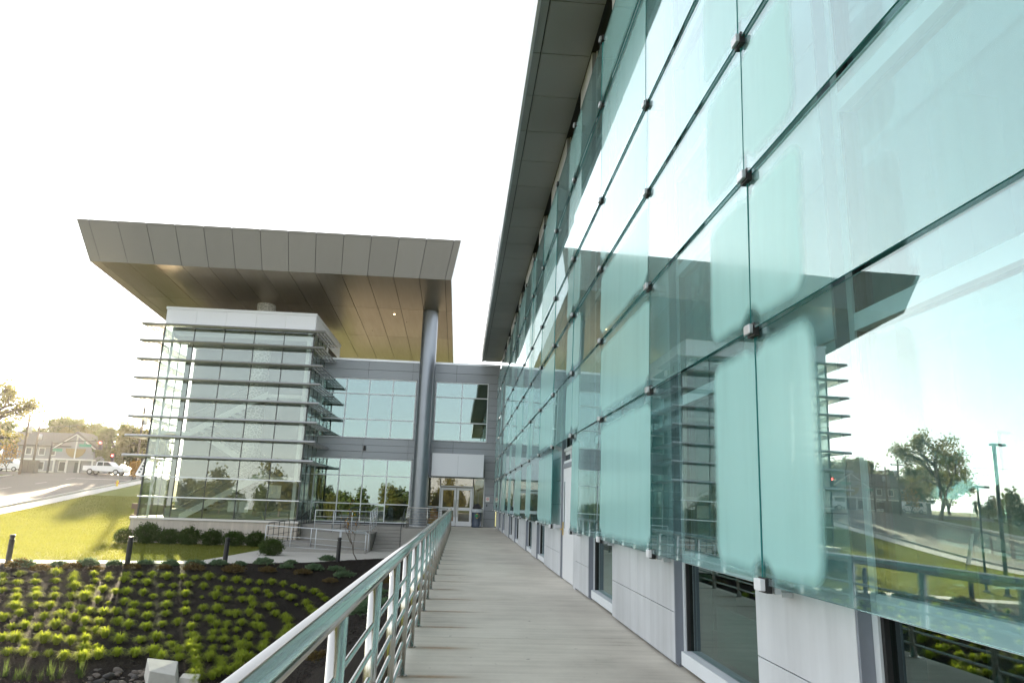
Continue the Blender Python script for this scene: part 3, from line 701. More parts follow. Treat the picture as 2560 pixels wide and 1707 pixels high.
# inside: floors, stair flights with white stringers, back wall, white posts
MB().box(TX0+.1, TX1-.1, TY1+1.0, TY1+1.1, 0, 10.6).build('back_wall', M['interior'], tower)
MB().box(TX0+.05, TX1-.05, TY0+.1, TY1+1, .02, .1).build('floor', M['interior'], tower)
MB().box(TX0+.05, TX1-.05, TY0+.9, TY1+1, 10.2, 10.6).build('ceiling', M['interior_white'], tower)
MB().box(TX1-.42, TX1-.22, TY0+.28, TY0+.48, .1, 10.6).build('inner_post', M['interior_white'], tower)
MB().box(TX0+.32, TX0+.42, TY0+.28, TY0+.38, .1, 10.6).build('inner_post', M['interior_white'], tower)
def flight(xa, za, xb, zb, y0, y1):
    st = obj('stair_flight', None, tower, (xa, y0, za))
    for y in (y0, y1):
        MB().hexa([(xa,y,za-.18),(xb,y,zb-.18),(xb,y+.06,zb-.18),(xa,y+.06,za-.18),(xa,y,za+.2),(xb,y,zb+.2),(xb,y+.06,zb+.2),(xa,y+.06,za+.2)]).build('stringer', M['interior_white'], st)
    n = 12
    for i in range(n):
        x = xa+(xb-xa)*i/n; z = za+(zb-za)*(i+.5)/n; dx = (xb-xa)/n
        MB().box(min(x, x+dx), max(x, x+dx), y0+.06, y1, z-.03, z+.03).build('tread', M['interior'], st)
    MB().tube([(xa,y0+.03,za+1.05),(xb,y0+.03,zb+1.05)], .025).tube([(xa,y0+.03,za+.6),(xb,y0+.03,zb+.6)], .012).build('handrail', M['steel'], st)
MB().box(TX0-.02, TX0+.02, TY1+.03, TY1+.7, .1, 10.6).build('side_wall', M['interior'], tower)
flight(-15.2, .1, -11.2, 2.4, 40.3, 41.6); flight(-11.0, 2.4, -15.0, 4.7, 41.9, 43.2); flight(-15.2, 4.7, -11.2, 7.0, 40.3, 41.6)
MB().box(-11.2, -9.3, 40.3, 43.2, 2.25, 2.45).box(-11.2, -9.3, 40.3, 43.2, 6.85, 7.05).build('stair_landing', M['interior_white'], tower)
MB().box(-16.9, -15.2, 40.3, 43.9, 4.55, 4.75).build('stair_landing', M['interior_white'], tower)
for p in ((-10.6,40.1,1.3),): MB().box(p[0], p[0]+.75, p[1], p[1]+.03, p[2], p[2]+.7).build('notice_board', M['paper'], tower)
for p in ((-12.6,40.1,.5),(-12.0,40.1,.5)): MB().box(p[0], p[0]+.5, p[1], p[1]+.03, p[2], p[2]+.55).build('notice_board', M['paper'], tower)
MB().box(-16.4, -9.6, 41.3, 42.0, .1, .55).build('bench', M['interior'], tower)
# round patterned column rising through the tower to the canopy
a = N('lattice_white'); p = a.objc(); v = a.n('TexVoronoi', feature='DISTANCE_TO_EDGE'); v.inputs['Scale'].default_value = 4.2; a.l(a.scale(p, (1,1,1.6)), v.inputs['Vector'])
c = a.ramp(v.outputs['Distance'], [(.05, (.62,.60,.55)), (.09, (.40,.39,.36))]); latt = a.end(a.bsdf(c, .6, 0, .4, v.outputs['Distance'], .6, .04))
lc = tag(obj('patterned_column', smooth_angle(MB().lathe([(.54,0),(.54,12.5),(.54,12.62)], (0,0,0), 32).mesh('patterned_column', latt)), None, (-12.23, 41.75, .1)), 'pale round column with carved ring pattern rising through the glass tower', 'column')

# ================================================================ roof canopy on its columns
canopy = thing('roof_canopy', 'huge flat roof canopy with bronze soffit and tall slanting grey fascia', 'canopy', (-10.4, 45, 12.5))
CY0, CY1, CX0, CX1, SL = 36.0, 56.0, -19.8, -1.02, .066
zs = lambda y: 13.0-SL*(y-CY0)
LEAN = .66; ZTOP = 15.04
sx_ = [CX0+.55]+[CX0+.55+(CX1-CX0-.9)*i/13 for i in range(1, 14)]
cut = [CX0]+sx_+[CX1]
MB().hexa([(CX0+.03,CY0+.03,zs(CY0)+.05),(CX1-.03,CY0+.03,zs(CY0)+.05),(CX1-.03,CY1,zs(CY1)+.05),(CX0+.03,CY1,zs(CY1)+.05),(CX0-LEAN+.06,CY0-LEAN+.06,ZTOP-.03),(CX1+.4,CY0-LEAN+.06,ZTOP-.03),(CX1+.4,CY1,ZTOP-.03),(CX0-LEAN+.06,CY1,ZTOP-.03)]).build('roof_core', M['backing'], canopy)
for i, (xa, xb) in enumerate(zip(cut, cut[1:])):
    g = .013
    # soffit strips, three lengths each
    yc = [CY0, CY0+5.2, CY0+11, CY1]
    for ya, yb in zip(yc, yc[1:]):
        MB().hexa([(xa+g,ya+g,zs(ya)),(xb-g,ya+g,zs(ya)),(xb-g,yb-g,zs(yb)),(xa+g,yb-g,zs(yb)),(xa+g,ya+g,zs(ya)+.045),(xb-g,ya+g,zs(ya)+.045),(xb-g,yb-g,zs(yb)+.045),(xa+g,yb-g,zs(yb)+.045)]).build('soffit_panel', M['soffit_bronze'], canopy)
    def fx(x, t): 
        u = (x-CX0)/(CX1-CX0); return x*(1-t)+t*((CX0-LEAN)+(CX1+.42-CX0+LEAN)*u)
    z0, z1 = zs(CY0), ZTOP
    for t0, t1 in ((0, .935), (.94, 1.0)):
        q = []
        for off in (0, .03):
            for (x, t) in ((xa+g, t0), (xb-g, t0), (xb-g, t1), (xa+g, t1)):
                q.append((fx(x, t), CY0-LEAN*t+off, z0+(z1-z0)*t))
        MB().hexa([q[0],q[1],q[5],q[4],q[3],q[2],q[6],q[7]]).build('fascia_panel', M['fascia'], canopy)
for k in range(10):
    ya, yb = CY0+2*k+.006, CY0+2*(k+1)-.006
    for X, XT in ((CX1, CX1+.42), (CX0, CX0-LEAN)):
        o = .03*(1 if XT < X else -1)
        y0t = ya-LEAN if k == 0 else ya
        MB().hexa([(X,ya,zs(ya)),(X+o,ya,zs(ya)),(X+o,yb,zs(yb)),(X,yb,zs(yb)),(XT,y0t,ZTOP),(XT+o,y0t,ZTOP),(XT+o,yb,ZTOP),(XT,yb,ZTOP)]).build('side_fascia_panel', M['whitepanel' if XT > X else 'fascia'], canopy)  # right side in white: its stronger light is put into the panel colour
MB().tube([(-4.6,42.2,zs(42.2)-.02),(-4.6,42.2,zs(42.2)+.02)], .045, 10).build('downlight', M['lamp'], canopy)
col = thing('round_column', 'tall round blue-grey metal column holding up the canopy beside the entrance', 'column', (-2.33, 41.5, 0))
zc = [0,.06,3.1,6.2,9.3,zs(41.5)+.02]
for a_, b_ in zip(zc[1:], zc[2:]):
    obj('shaft', smooth_angle(MB().lathe([(.468,.0),(.475,.006),(.475,b_-a_-.006),(.468,b_-a_)], (0,0,0), 48).mesh('shaft', M['column'])), col, (-2.33, 41.5, a_))
obj('base_ring', smooth_angle(MB().lathe([(.56,0),(.56,.05),(.50,.06)], (0,0,0), 40).mesh('base_ring', M['alu'])), col, (-2.33, 41.5, -.004))

# ================================================================ stair, ramp
ramp = thing('switchback_ramp', 'pale concrete access ramp and landing in front of the glass tower', 'ramp', (-6.8, 37, -1.2))
yF = 35.75
MB().hexa([(-9.35,yF,-1.5),(-4.45,yF,-1.5),(-4.45,yF+1.2,-1.5),(-9.35,yF+1.2,-1.5),(-9.35,yF,-.86),(-4.45,yF,-1.15),(-4.45,yF+1.2,-1.15),(-9.35,yF+1.2,-.86)]).build('lower_run', M['concrete'], ramp)
MB().box(-9.5, -7.35, yF+1.2, 38.9, -1.5, -.80).build('turning_landing', M['concrete'], ramp)
MB().box(-7.3, -4.45, yF+1.25, 40.0, -1.5, -.30).build('upper_block', M['concrete'], ramp)
MB().box(-7.32, -4.43, yF+1.2, yF+1.245, -1.5, -.24).build('kerb_wall', M['concrete'], ramp)
MB().box(-9.36, -4.46, yF-.05, yF-.003, -1.5, -1.02).build('edge_wall', M['concrete'], ramp)
stair = thing('concrete_stair', 'short flight of seven grey concrete steps beside the ramp', 'stairs', (-3.7, 39, -1.2))
for i in range(7):
    MB().box(-4.40, -2.96, 37.9+.32*i, 40.0, -1.5 if i == 0 else -1.2+.171*i+.002, -1.2+.171*(i+1)-.006).build('step', M['concrete'], stair)
MB().box(-2.95, -.565, 38.0, 39.995, -1.5, -.006).build('side_block', M['concrete'], stair)

def railing(name, label, pts, h, nbars, post_sp, r_top=.02, r_post=.018, r_bar=.011, mat='alu', cat='railing', posts_at=None, low=.12):
    """pts: ground points; top rail, bars parallel to it, posts"""
    t = thing(name, label, cat, pts[0])
    pts = [Vector(p) for p in pts]; up = Vector((0,0,1))
    for a, b in zip(pts, pts[1:]):
        MB().tube([a+up*h, b+up*h], r_top, 10).build('top_rail', M[mat], t, True)
        for k in range(nbars):
            z = low+(h-low)*k/nbars; MB().tube([a+up*z, b+up*z], r_bar, 6).build('bar', M[mat], t, True)
        n = max(1, round((b-a).length/post_sp))
        for i in range(n+1):
            if i == n and b != pts[-1]: continue
            p = a+(b-a)*i/n; MB().tube([p, p+up*h], r_post, 6).build('post', M[mat], t, True)
    return t
railing('ramp_railing', 'silver pipe railing along the front edge of the ramp', [(-9.3,yF+.03,-1.02),(-4.5,yF+.03,-1.2)], 1.05, 2, 1.2)
railing('ramp_railing', 'silver pipe railing around the raised upper ramp landing', [(-7.27,yF+1.3,-.25),(-4.5,yF+1.3,-.25),(-4.5,39.9,-.02)], 1.05, 3, .8)
railing('ramp_railing', 'dark pipe railing climbing back along the tower wall from the ramp landing', [(-9.25,yF+.25,-.86),(-8.48,39.0,-.75),(-8.40,42.4,-.02)], 1.0, 3, .55, mat='darkframe')
railing('ramp_railing', 'inner pipe handrail on the low side of the ramp run', [(-7.35,yF+1.1,-.95),(-4.5,yF+1.1,-1.14)], .85, 1, 1.3)
railing('ramp_railing', 'dark sloping handrail rising behind the landing toward the wing windows', [(-6.6,38.3,-.3),(-5.2,40.3,-.004)], 1.0, 2, .7, mat='darkframe')
railing('stair_handrail', 'thin dark handrail at the column side of the concrete steps', [(-3.02,38.1,-1.03),(-3.02,39.9,-.01)], .95, 0, 1.7, mat='darkframe')
railing('guard_railing', 'steel guard railing with many thin bars beside the column', [(-2.75,39.9,0),(-2.75,38.15,0),(-.62,38.15,0)], 1.05, 7, 1.0, .022, .02, .009, 'steel')
# the long handrail at the edge of the walkway
hr = thing('walkway_railing', 'long stainless steel railing with fat round top rail along the concrete walkway', 'railing', (-.45, 18, 0))
RX, RZ = -.44, 1.055
MB().tube([(RX-.01,-2.2,RZ),(RX,9,RZ),(RX,38.1,RZ)], .045, 20).build('top_rail', M['steel'], hr, True)
yps = [6.51+1.21*k for k in range(-7, 27)]
for y in yps:
    p = MB().tube([(RX,y,.0),(RX,y,RZ-.03)], .036, 14).build('post', M['steel'], hr, True)
    obj('foot_plate', smooth_angle(MB().lathe([(.058,0),(.058,.006),(.042,.012)], (0,0,0), 16).mesh('foot_plate', M['steel'])), p, (RX, y, .001))
for k in range(6):
    z = .13+.135*k
    MB().tube([(RX,-2.2,z),(RX,38.1,z)], .0135, 10).build('bar', M['steel'], hr, True)
stm = MB().quad((-1,-1,0),(1,-1,0),(1,1,0),(-1,1,0)).mesh('rust_stain', M['rust'])
for y in yps[5:22]:
    o = obj('rust_stain', stm, walk, (RX+.22+prnd.uniform(0,.1), y-.02, .0035)); o.scale = (prnd.uniform(.35,.75), prnd.uniform(.07,.13), 1)

# ================================================================ small things by the entrance
bn = thing('litter_bin', 'dark blue litter bin with black bag and yellow crescent emblem by the doors', 'bin', (1.02, 42.3, 0))
obj('drum', smooth_angle(MB().lathe([(.27,0),(.30,.04),(.30,.10),(.285,.12),(.30,.45),(.32,.95),(.335,.98),(.335,1.02),(.30,1.02)], (0,0,0), 28).mesh('drum', M['bin'])), bn, (1.02,42.3,0))
obj('liner', smooth_angle(MB().lathe([(.337,.86),(.35,.93),(.345,1.03),(.25,1.06)], (0,0,0), 28).mesh('liner', M['bag'])), bn, (1.02,42.3,0))
obj('lid', smooth_angle(MB().lathe([(.27,1.03),(.27,1.12),(.22,1.26),(.12,1.33),(.02,1.35)], (0,0,0), 24).mesh('lid', M['black'])), bn, (1.02,42.3,0))
cm = MB(); pts = []
for i in range(13):
    t = -2.2+4.4*i/12; pts.append((.13*math.cos(t), .13*math.sin(t)))
for i in range(13):
    t = 2.2-4.4*i/12; pts.append((.04+.10*math.cos(t)*.75, .11*math.sin(t)))
cm.prism(pts, lambda u, v, s: (1.03+u, 42.3-math.sqrt(max(.0, .318**2-(u+.01)**2))-.006+.004*s, .66+v)); cm.build('emblem', M['yellow'], bn)
MB().prism([(.09*math.cos(6.28*i/10), .09*math.sin(6.28*i/10)) for i in range(10)], lambda u, v, s: (.98+u, 42.3-.319-.004+.003*s, .67+v)).build('emblem', M['logo_green'], bn)
for i, x in enumerate((1.64,)):
    sg = thing('wall_notice', 'white notice card with red ring on the grey wall by the doors', 'sign', (x, 42.98, 1.6))
    MB().box(x-.12, x+.12, YW-.012, YW-.002, 1.48, 1.76).build('card', M['paper'], sg)
    ring = MB()
    for k in range(12):
        a0, a1 = 6.283*k/12, 6.283*(k+1)/12; c_ = lambda t, r: (x+r*math.cos(t), YW-.0145, 1.64+r*math.sin(t))
        ring.quad(c_(a0,.05), c_(a1,.05), c_(a1,.075), c_(a0,.075))
    ring.quad((x-.05,YW-.0148,1.60),(x-.04,YW-.0148,1.59),(x+.05,YW-.0148,1.68),(x+.04,YW-.0148,1.69)); ring.build('red_ring', M['red'], sg)
    tag(MB().box(x-.07, x-.01, YW-.03, YW-.002, 1.20, 1.34).build('card_reader', M['black']), 'small black card reader under the wall notice', 'card reader')
# bollards beside the path
blab = ['black bollard light standing in the sunlit lawn edge far from the tower', 'black bollard light with a sunlit top at the tower shadow edge', 'black bollard light between the shrubs and the foot of the ramp', 'black bollard light in front of the ramp railing by the bare young tree']
for (x, y), lb in zip(((-15.9,27.15),(-12.15,27.95),(-8.95,28.95),(-5.05,31.4)), blab):
    z = T(x, y)
    t = thing('bollard_light', lb, 'bollard', (x, y, z), 'bollard lights along the path')
    obj('post', smooth_angle(MB().lathe([(.09,-.1),(.09,.84),(.075,.845),(.075,.90)], (0,0,0), 20).mesh('post', M['blackmetal'])), t, (x, y, z))
    obj('cap', smooth_angle(MB().lathe([(.09,.90),(.09,.985),(.06,1.0)], (0,0,0), 20).mesh('cap', M['blackmetal'])), t, (x, y, z))
# ================================================================ planting
def blade(mb, p, a, L, lean, w, droop, rnd, seg=3):
    d = Vector((math.cos(a), math.sin(a), 0)); s = Vector((-d.y, d.x, 0)); pr = None
    for i in range(seg+1):
        t = i/seg; q = Vector(p)+d*(L*(.12+lean)*t**1.25)+Vector((0,0,L*(t*(1.75-lean*.9)-t*t*(droop+1.0-.4*(1-lean))))); ww = w*(1-t)**.7*(.6+.4*t*2 if t < .5 else 1)
        cur = (q-s*ww, q+s*ww)
        if pr:
            if i == seg: mb.tri(pr[0], pr[1], q)
            else: mb.quad(pr[0], pr[1], cur[1], cur[0])
        pr = cur
sedges = []
def arch(mb, p, a, L, lean, hf, w, seg=5):
    d = Vector((math.cos(a), math.sin(a), 0)); s = Vector((-d.y, d.x, 0)); pr = None
    for i in range(seg+1):
        t = i/seg; q = Vector(p)+d*(L*lean*t**1.15)+Vector((0,0,L*hf*(t-.86*t*t))); ww = w*(1-t)**.6
        cur = (q-s*ww, q+s*ww)
        if pr:
            if i == seg: mb.tri(pr[0], pr[1], q)
            else: mb.quad(pr[0], pr[1], cur[1], cur[0])
        pr = cur
for v in range(5):
    rnd = random.Random(40+v); mb = MB()
    for i in range(230):
        a = rnd.uniform(0, 6.283); rr = rnd.uniform(0, .07); le = rnd.uniform(.22, .80)
        arch(mb, (rr*math.cos(a), rr*math.sin(a), -.01), a+rnd.gauss(0,.35), rnd.uniform(.34,.54), le, rnd.uniform(1.5,2.7)-.7*le, rnd.uniform(.007,.012))
    sedges.append(mb.mesh('sedge_clump', M['sedge']))
CL = """20,430 130,425 240,432,s 380,415,L 505,430 640,425 745,420,s 860,425 950,422,s 1040,428 1140,440,L 1245,440 1330,448 1425,445,L 1522,455 1615,465,L 1695,478 1775,480,s 1858,475 1935,493 2010,503,s 2068,525 2145,540 2190,562,s 2222,592,s
15,475 115,482 240,478 378,470 497,465,L 648,465,s 738,455 845,462 918,475,s 1000,482,L 1098,500,s 1185,500,s 1285,498 1390,510 1490,520 1568,530 1655,538 1745,535 1820,540,s 1930,558 1840,567,s 1985,590
10,535,s 110,535,s 245,530 372,520,s 507,515,L 607,522 700,530 785,545 858,548,L 975,555 1045,575,s 1158,570,L 1265,560,L 1378,573,t 1470,575,L 1545,595 1650,595 1712,605 1730,635 2090,625 2025,625,t 2115,665 2150,690
105,590,L 240,580,L 372,577 482,578 575,585,L 665,603 740,615,t 845,615 915,635 1010,640 1135,640,L 1270,620,s 1385,658 1480,665,L 1560,690 1610,700 1700,692 1840,650,L 1880,695 1945,722
100,650,L 240,640 340,645 465,640 548,657 612,678 705,685,L 790,685 900,695 1005,715 1130,695 1262,682 1345,722 1435,735,L 1475,770 1545,775 1650,755 1760,725 1740,770 1780,795 1965,750 1975,790
20,725,L 130,695 210,715,t 298,720 415,707,L 505,727 578,755 672,752 798,757 875,780 995,790 1105,768,s 1210,760 1305,790 1455,830,s 1530,815,s 1615,805,s 1700,855 1610,862,s 1950,830
72,785,s 165,780 248,792 375,780,L 447,803,s 570,810,s 650,808,s 715,840,L 815,880,L 955,875 1065,862 1155,845,t 1170,910 1310,845 1340,870 1445,865,s 1525,875 1820,855 1805,900 1920,860
10,870 95,870,L 160,893,s 295,875,L 385,885 483,888 580,880 655,925,s 570,935 1215,950 1300,900 1290,935 1345,940 1450,940,s 1545,935,s 1640,930,L 1690,925 1790,940
45,962 155,960 230,978,s 330,972,s 432,995 555,1005,L 670,988,L 795,972 920,975,L 1040,965,L 1095,1000 1220,1000 1320,980 1430,1000 1505,1015 1650,975 1640,1020,L
1335,1025 1345,1065 1510,1055 1620,1060 1490,1105 1330,1130,L 1450,1130 1340,1155 1560,1090 1700,1000"""
rnd = random.Random(21)
SED = ('golden green sedge clump arching over dark mulch in the planted rows of the bed', 'sedge', 'golden sedge clumps planted in rows in the bed')
for i, tk in enumerate(CL.split()):
    q = tk.split(','); px, py = float(q[0])/2.7349, 1280+(float(q[1])+18)/2.7349
    sc = {'L': 1.22, 's': .78, 't': .5}.get(q[2] if len(q) > 2 else '', 1.0)*rnd.uniform(.92, 1.08)
    p = gp(px, py, .03)
    d = math.hypot(p.x, p.y)
    o = obj('sedge_clump', sedges[i % 5], None, p, (0, 0, rnd.uniform(0, 6.28))); s_ = sc*.64; o.scale = (s_*rnd.uniform(.9,1.1), s_*rnd.uniform(.9,1.1), s_*rnd.uniform(.85,1.15))
    z_ = q[2] if len(q) > 2 else ''
    tag(o, {'L': 'broad full golden sedge clump, among the largest in the planted rows', 's': 'small golden sedge clump, half the size of its neighbours in the planted rows', 't': 'tiny young golden sedge tuft between bigger clumps in the planted rows'}.get(z_, SED[0]), 'sedge', SED[2])
er = random.Random(3)
for r_ in range(8):
    y = 16.5+r_*1.25
    x = -.60*y-.3-er.uniform(0,.4)
    while x > -19.3:
        if y < near(x)-.8:
            o = obj('sedge_clump', sedges[er.randrange(5)], None, (x, y+er.uniform(-.2,.2), T(x, y)+.03), (0, 0, er.uniform(0, 6.28))); o.scale = (er.uniform(.5,.75),)*3; tag(o, *SED)
        x -= er.uniform(.95,1.35)
def shrub_mesh(name, seed, rx, rz, n, leaf, mat, spray=0.0, stems=True):
    rnd = random.Random(seed); mb = MB()
    for i in range(n):
        u = rnd.gauss(0,1), rnd.gauss(0,1), abs(rnd.gauss(0,1)) if spray else rnd.gauss(0,1)
        v = Vector(u).normalized(); f = rnd.uniform(.12, 1.0)**.5*(rnd.uniform(1.02,1.3) if rnd.random() < .07 else 1)
        bump = 1+.34*mnoise.noise(v*3+Vector((seed,0,0)))
        c = Vector((v.x*rx*f*bump, v.y*rx*f*bump, rz*(1+v.z*f*bump) if not spray else rz*.25+v.z*rz*f*bump))
        d = (v+Vector((rnd.gauss(0,.5), rnd.gauss(0,.5), rnd.gauss(0,.5)))).normalized(); s = d.orthogonal().normalized(); s = (Matrix.Rotation(rnd.uniform(0,6.28), 3, d)@s)
        L = leaf*rnd.uniform(.7,1.5); w_ = L*.35
        mb.quad(c-s*w_*.2, c+d*L*.4-s*w_, c+d*L, c+d*L*.4+s*w_)
    return mb.mesh(name, mat)
def stems_mesh(r, h, seed):
    rnd = random.Random(seed); mb = MB()
    for i in range(5):
        a = 6.28*i/5+rnd.random(); mb.tube([(0,0,-.03),(r*.35*math.cos(a), r*.35*math.sin(a), h*.5),(r*.7*math.cos(a), r*.7*math.sin(a), h*.95)], [.012,.009,.004], 5)
    return mb.mesh('stem', M['bark'])
bxm = [shrub_mesh('foliage', 60+k, .50, .42, 4200, .055, M['box']) for k in range(3)]; bxs = stems_mesh(.5, .8, 1)
def plant(name, fol, stem, p, sc, lab, cat, grp, rz):
    t = thing(name, lab, cat, p, grp); t.rotation_euler = (0,0,rz); t.scale = (sc,)*3
    t.scale = (sc*rnd.uniform(.88,1.14), sc*rnd.uniform(.88,1.14), sc*rnd.uniform(.85,1.15))
    for nm, me in (('foliage', fol), ('stem', stem)):
        o = bpy.data.objects.new(nm, me); COL.objects.link(o); o.parent = t
    return t
for i, x in enumerate((835,995,1145,1285,1440,1590,1745,1850)):
    p = gp(x/2.7349, 1280+(248 if i < 7 else 300)/2.7349); 
    if i < 7: p = Vector((p.x*38.3/p.y, 38.3, T(0, 38.3)))
    lab = (('%s rounded boxwood from the lawn corner of the limestone tower base' % ('first','second','third','fourth','fifth','sixth','seventh')[i]) if i < 7 else 'rounded dark green boxwood beside the low end of the ramp')
    plant('boxwood_shrub', bxm[i % 3], bxs, p, rnd.uniform(.95,1.15), lab, 'shrub', 'boxwoods at the tower foot' if i < 7 else None, rnd.uniform(0,6))
jm = [shrub_mesh('foliage', 80+k, .55, .24, 1000, .09, M['juniper'], 1) for k in range(3)]; js = stems_mesh(.5, .3, 2)
for i, (x, y) in enumerate([(155,365),(400,358),(600,355),(780,352),(990,345),(1165,355),(1330,350),(1490,350),(1640,352),(1800,345),(1960,372),(1990,340),(2150,385),(2300,390),(2240,320),(2350,430)]):
    p = gp(x/2.7349, 1280+(y+12)/2.7349, .02); plant('juniper_shrub', jm[i % 3], js, p, rnd.uniform(.45,.70), 'low spreading blue-green juniper at the path edge of the mulch bed', 'shrub', 'junipers along the path edge of the bed', rnd.uniform(0,6))
bm_ = [shrub_mesh('foliage', 90+k, .36, .20, 600, .06, M['barberry'], 1) for k in range(2)]; bs_ = stems_mesh(.34, .3, 3)
for i, (x, y) in enumerate([(120,372),(275,395),(490,378),(655,388),(905,378),(1120,380),(1325,390),(1595,405),(1830,400),(2070,415),(2260,470)]):
    p = gp(x/2.7349, 1280+(y+10)/2.7349, .02); plant('barberry_shrub', bm_[i % 2], bs_, p, rnd.uniform(.6,1.0), 'small bronze-leaved shrub in the mulch between junipers and sedge rows', 'shrub', 'bronze shrubs in the mulch bed', rnd.uniform(0,6))
for i in range(15):
    y = 6.5+i*1.9+rnd.uniform(-.5,.5); x = -1.35-rnd.uniform(0,1.6)-(.5 if y > 22 else 0)
    if y > near(x)-1: continue
    plant('ground_cover_shrub', (jm+bm_)[i % 5], js, (x, y, T(x,y)+.02), rnd.uniform(.5,.85), 'low shrub on the dark mulch bank below the walkway railing', 'shrub', 'low shrubs on the bank beside the walkway', rnd.uniform(0,6))
# weeds, river rock and the stone block in the swale
wm = MB()
for i in range(26):
    rw_ = random.Random(i); blade(wm, (rw_.gauss(0,.05), rw_.gauss(0,.05), 0), rw_.uniform(0,6.28), rw_.uniform(.25,.6), rw_.uniform(.05,.5), .012, rw_.uniform(-.5,-.1), rw_)
wme = wm.mesh('weed_tuft', M['weed'])
for (x, y) in ((30,1135),(140,1150),(190,1165),(330,1130),(350,1165),(405,1150),(520,1120),(545,1150),(95,1165),(270,1160)):
    p = gp(x/2.7349, 1280+y/2.7349, .0); o = obj('weed_tuft', wme, None, p, (0,0,rnd.uniform(0,6))); o.scale = (rnd.uniform(.35,.6),)*3
    tag(o, 'loose tuft of green weeds at the low edge of the bed', 'weed', 'weeds in the low corner of the bed')
def rockmesh(seed):
    bm = bmesh.new(); bmesh.ops.create_icosphere(bm, subdivisions=2, radius=1)
    for v in bm.verts: v.co *= 1+.28*mnoise.noise(v.co*1.4+Vector((seed*7,0,0))); v.co.z *= .6
    me = bpy.data.meshes.new('river_rock'); bm.to_mesh(me); bm.free(); me.materials.append(M['rock']); me.polygons.foreach_set('use_smooth', [True]*len(me.polygons)); return me
rk = [rockmesh(i) for i in range(4)]
for i in range(46):
    x, y = rnd.uniform(600,1040), rnd.uniform(1085,1185)
    p = gp(x/2.7349, 1280+y/2.7349, .0); s_ = rnd.uniform(.04,.10)*(1.5 if rnd.random() < .15 else 1)
    o = obj('river_rock', rk[i % 4], None, p+Vector((0,0,s_*.25)), (rnd.uniform(-.3,.3), rnd.uniform(-.3,.3), rnd.uniform(0,6))); o.scale = (s_*1.2, s_*.9, s_)
    tag(o, 'smooth river rock lying among others in the bottom of the swale', 'rock', 'river rocks in the swale')
p = gp(1105/2.7349, 1280+1165/2.7349, 0)
sb = tag(MB().hexa([(-.36,-.42,-.3),(.34,-.40,-.3),(.36,.38,-.3),(-.34,.40,-.3),(-.33,-.40,.30),(.20,-.38,.16),(.34,.36,.30),(-.31,.38,.42)]).build('stone_block', M['stone'], None, bevel=.015), 'broken pale concrete block in the river rocks at the low end of the bed', 'stone block'); sb.location = p+Vector((0,0,.05)); sb.rotation_euler = (0,0,.5)
tag(MB().hexa([(-.2,-.12,-.1),(.25,-.1,-.1),(.22,.14,-.1),(-.2,.15,-.1),(-.18,-.1,.06),(.22,-.08,.03),(.2,.12,.1),(-.19,.13,.1)]).build('stone_piece', M['stone'], None, bevel=.01), 'chipped pale concrete piece beside the broken stone block', 'stone block').location = p+Vector((.55,.1,.05))

# ================================================================ trees
def tree(name, label, loc, H, W_, trunk, mat, seed, nleaf, leaf, cat='tree', grp=None, fork=.22, sparse=0, levels=4, droop=0):
    rnd = random.Random(seed); t = thing(name, label, cat, loc, grp)
    tb = MB(); tips = []
    def grow(p, d, L, r, lv):
        pts = [p]; rr = [r]; q = Vector(p); dd = Vector(d)
        for i in range(3):
            dd = (dd+Vector((rnd.gauss(0,.13), rnd.gauss(0,.13), rnd.gauss(0,.08)-droop*.05*(levels-lv)))).normalized(); q = q+dd*L/3; pts.append(Vector(q)); rr.append(r*(1-.16*(i+1)))
            if lv <= 2: tips.append((Vector(q), lv))
        tb.tube(pts, rr, 7 if lv > 2 else 4, cap=False)
        if lv > 0:
            for k in range(3 if lv > 1 else 4):
                ang = rnd.uniform(.35,.95); ax = Matrix.Rotation(rnd.uniform(0,6.28)+k*2.1, 3, dd)@dd.orthogonal().normalized()
                nd = (dd*math.cos(ang)+ax*math.sin(ang)); nd.z = nd.z*.8+.12; grow(pts[-1 if k else 2], nd.normalized(), L*rnd.uniform(.62,.82), r*.58, lv-1)
    grow(Vector((0,0,-.3)), Vector((0,0,1)), H*fork, trunk, levels)
    # fit the crown to the wanted size
    zt = max(c.z for c, _ in tips); xt = max(math.hypot(c.x, c.y) for c, _ in tips); fz, fx = H*.95/zt, W_*.5/xt
    def fit(v):
        k = sm((v[2]-H*.12)/(H*.3)); return (v[0]*(1+(fx-1)*k), v[1]*(1+(fx-1)*k), v[2]*(1+(fz-1)*k) if v[2] > 0 else v[2])
    tb.v = [fit(v) for v in tb.v]; o = tb.build('trunk', M['bark'], None, True); o.parent = t
    lb = MB(); tp = [Vector(fit(c)) for c, lv in tips if lv <= (1 if sparse else 2)]
    for i in range(nleaf):
        c = rnd.choice(tp)+Vector((rnd.gauss(0,1), rnd.gauss(0,1), rnd.gauss(0,.8)))*(H*.035 if sparse else H*.055)
        n = Vector((rnd.gauss(0,1), rnd.gauss(0,1), rnd.gauss(0,1)+.4)).normalized(); s = n.orthogonal().normalized(); s = Matrix.Rotation(rnd.uniform(0,6.28), 3, n)@s; u = n.cross(s)
        L = leaf*rnd.uniform(.6,1.4); lb.quad(c-s*L*.5, c-u*L*.32, c+s*L*.5, c+u*L*.32)
    o = lb.build('crown', mat, None); o.parent = t
    return t
def G(x, y): return (x, y, T(x, y))
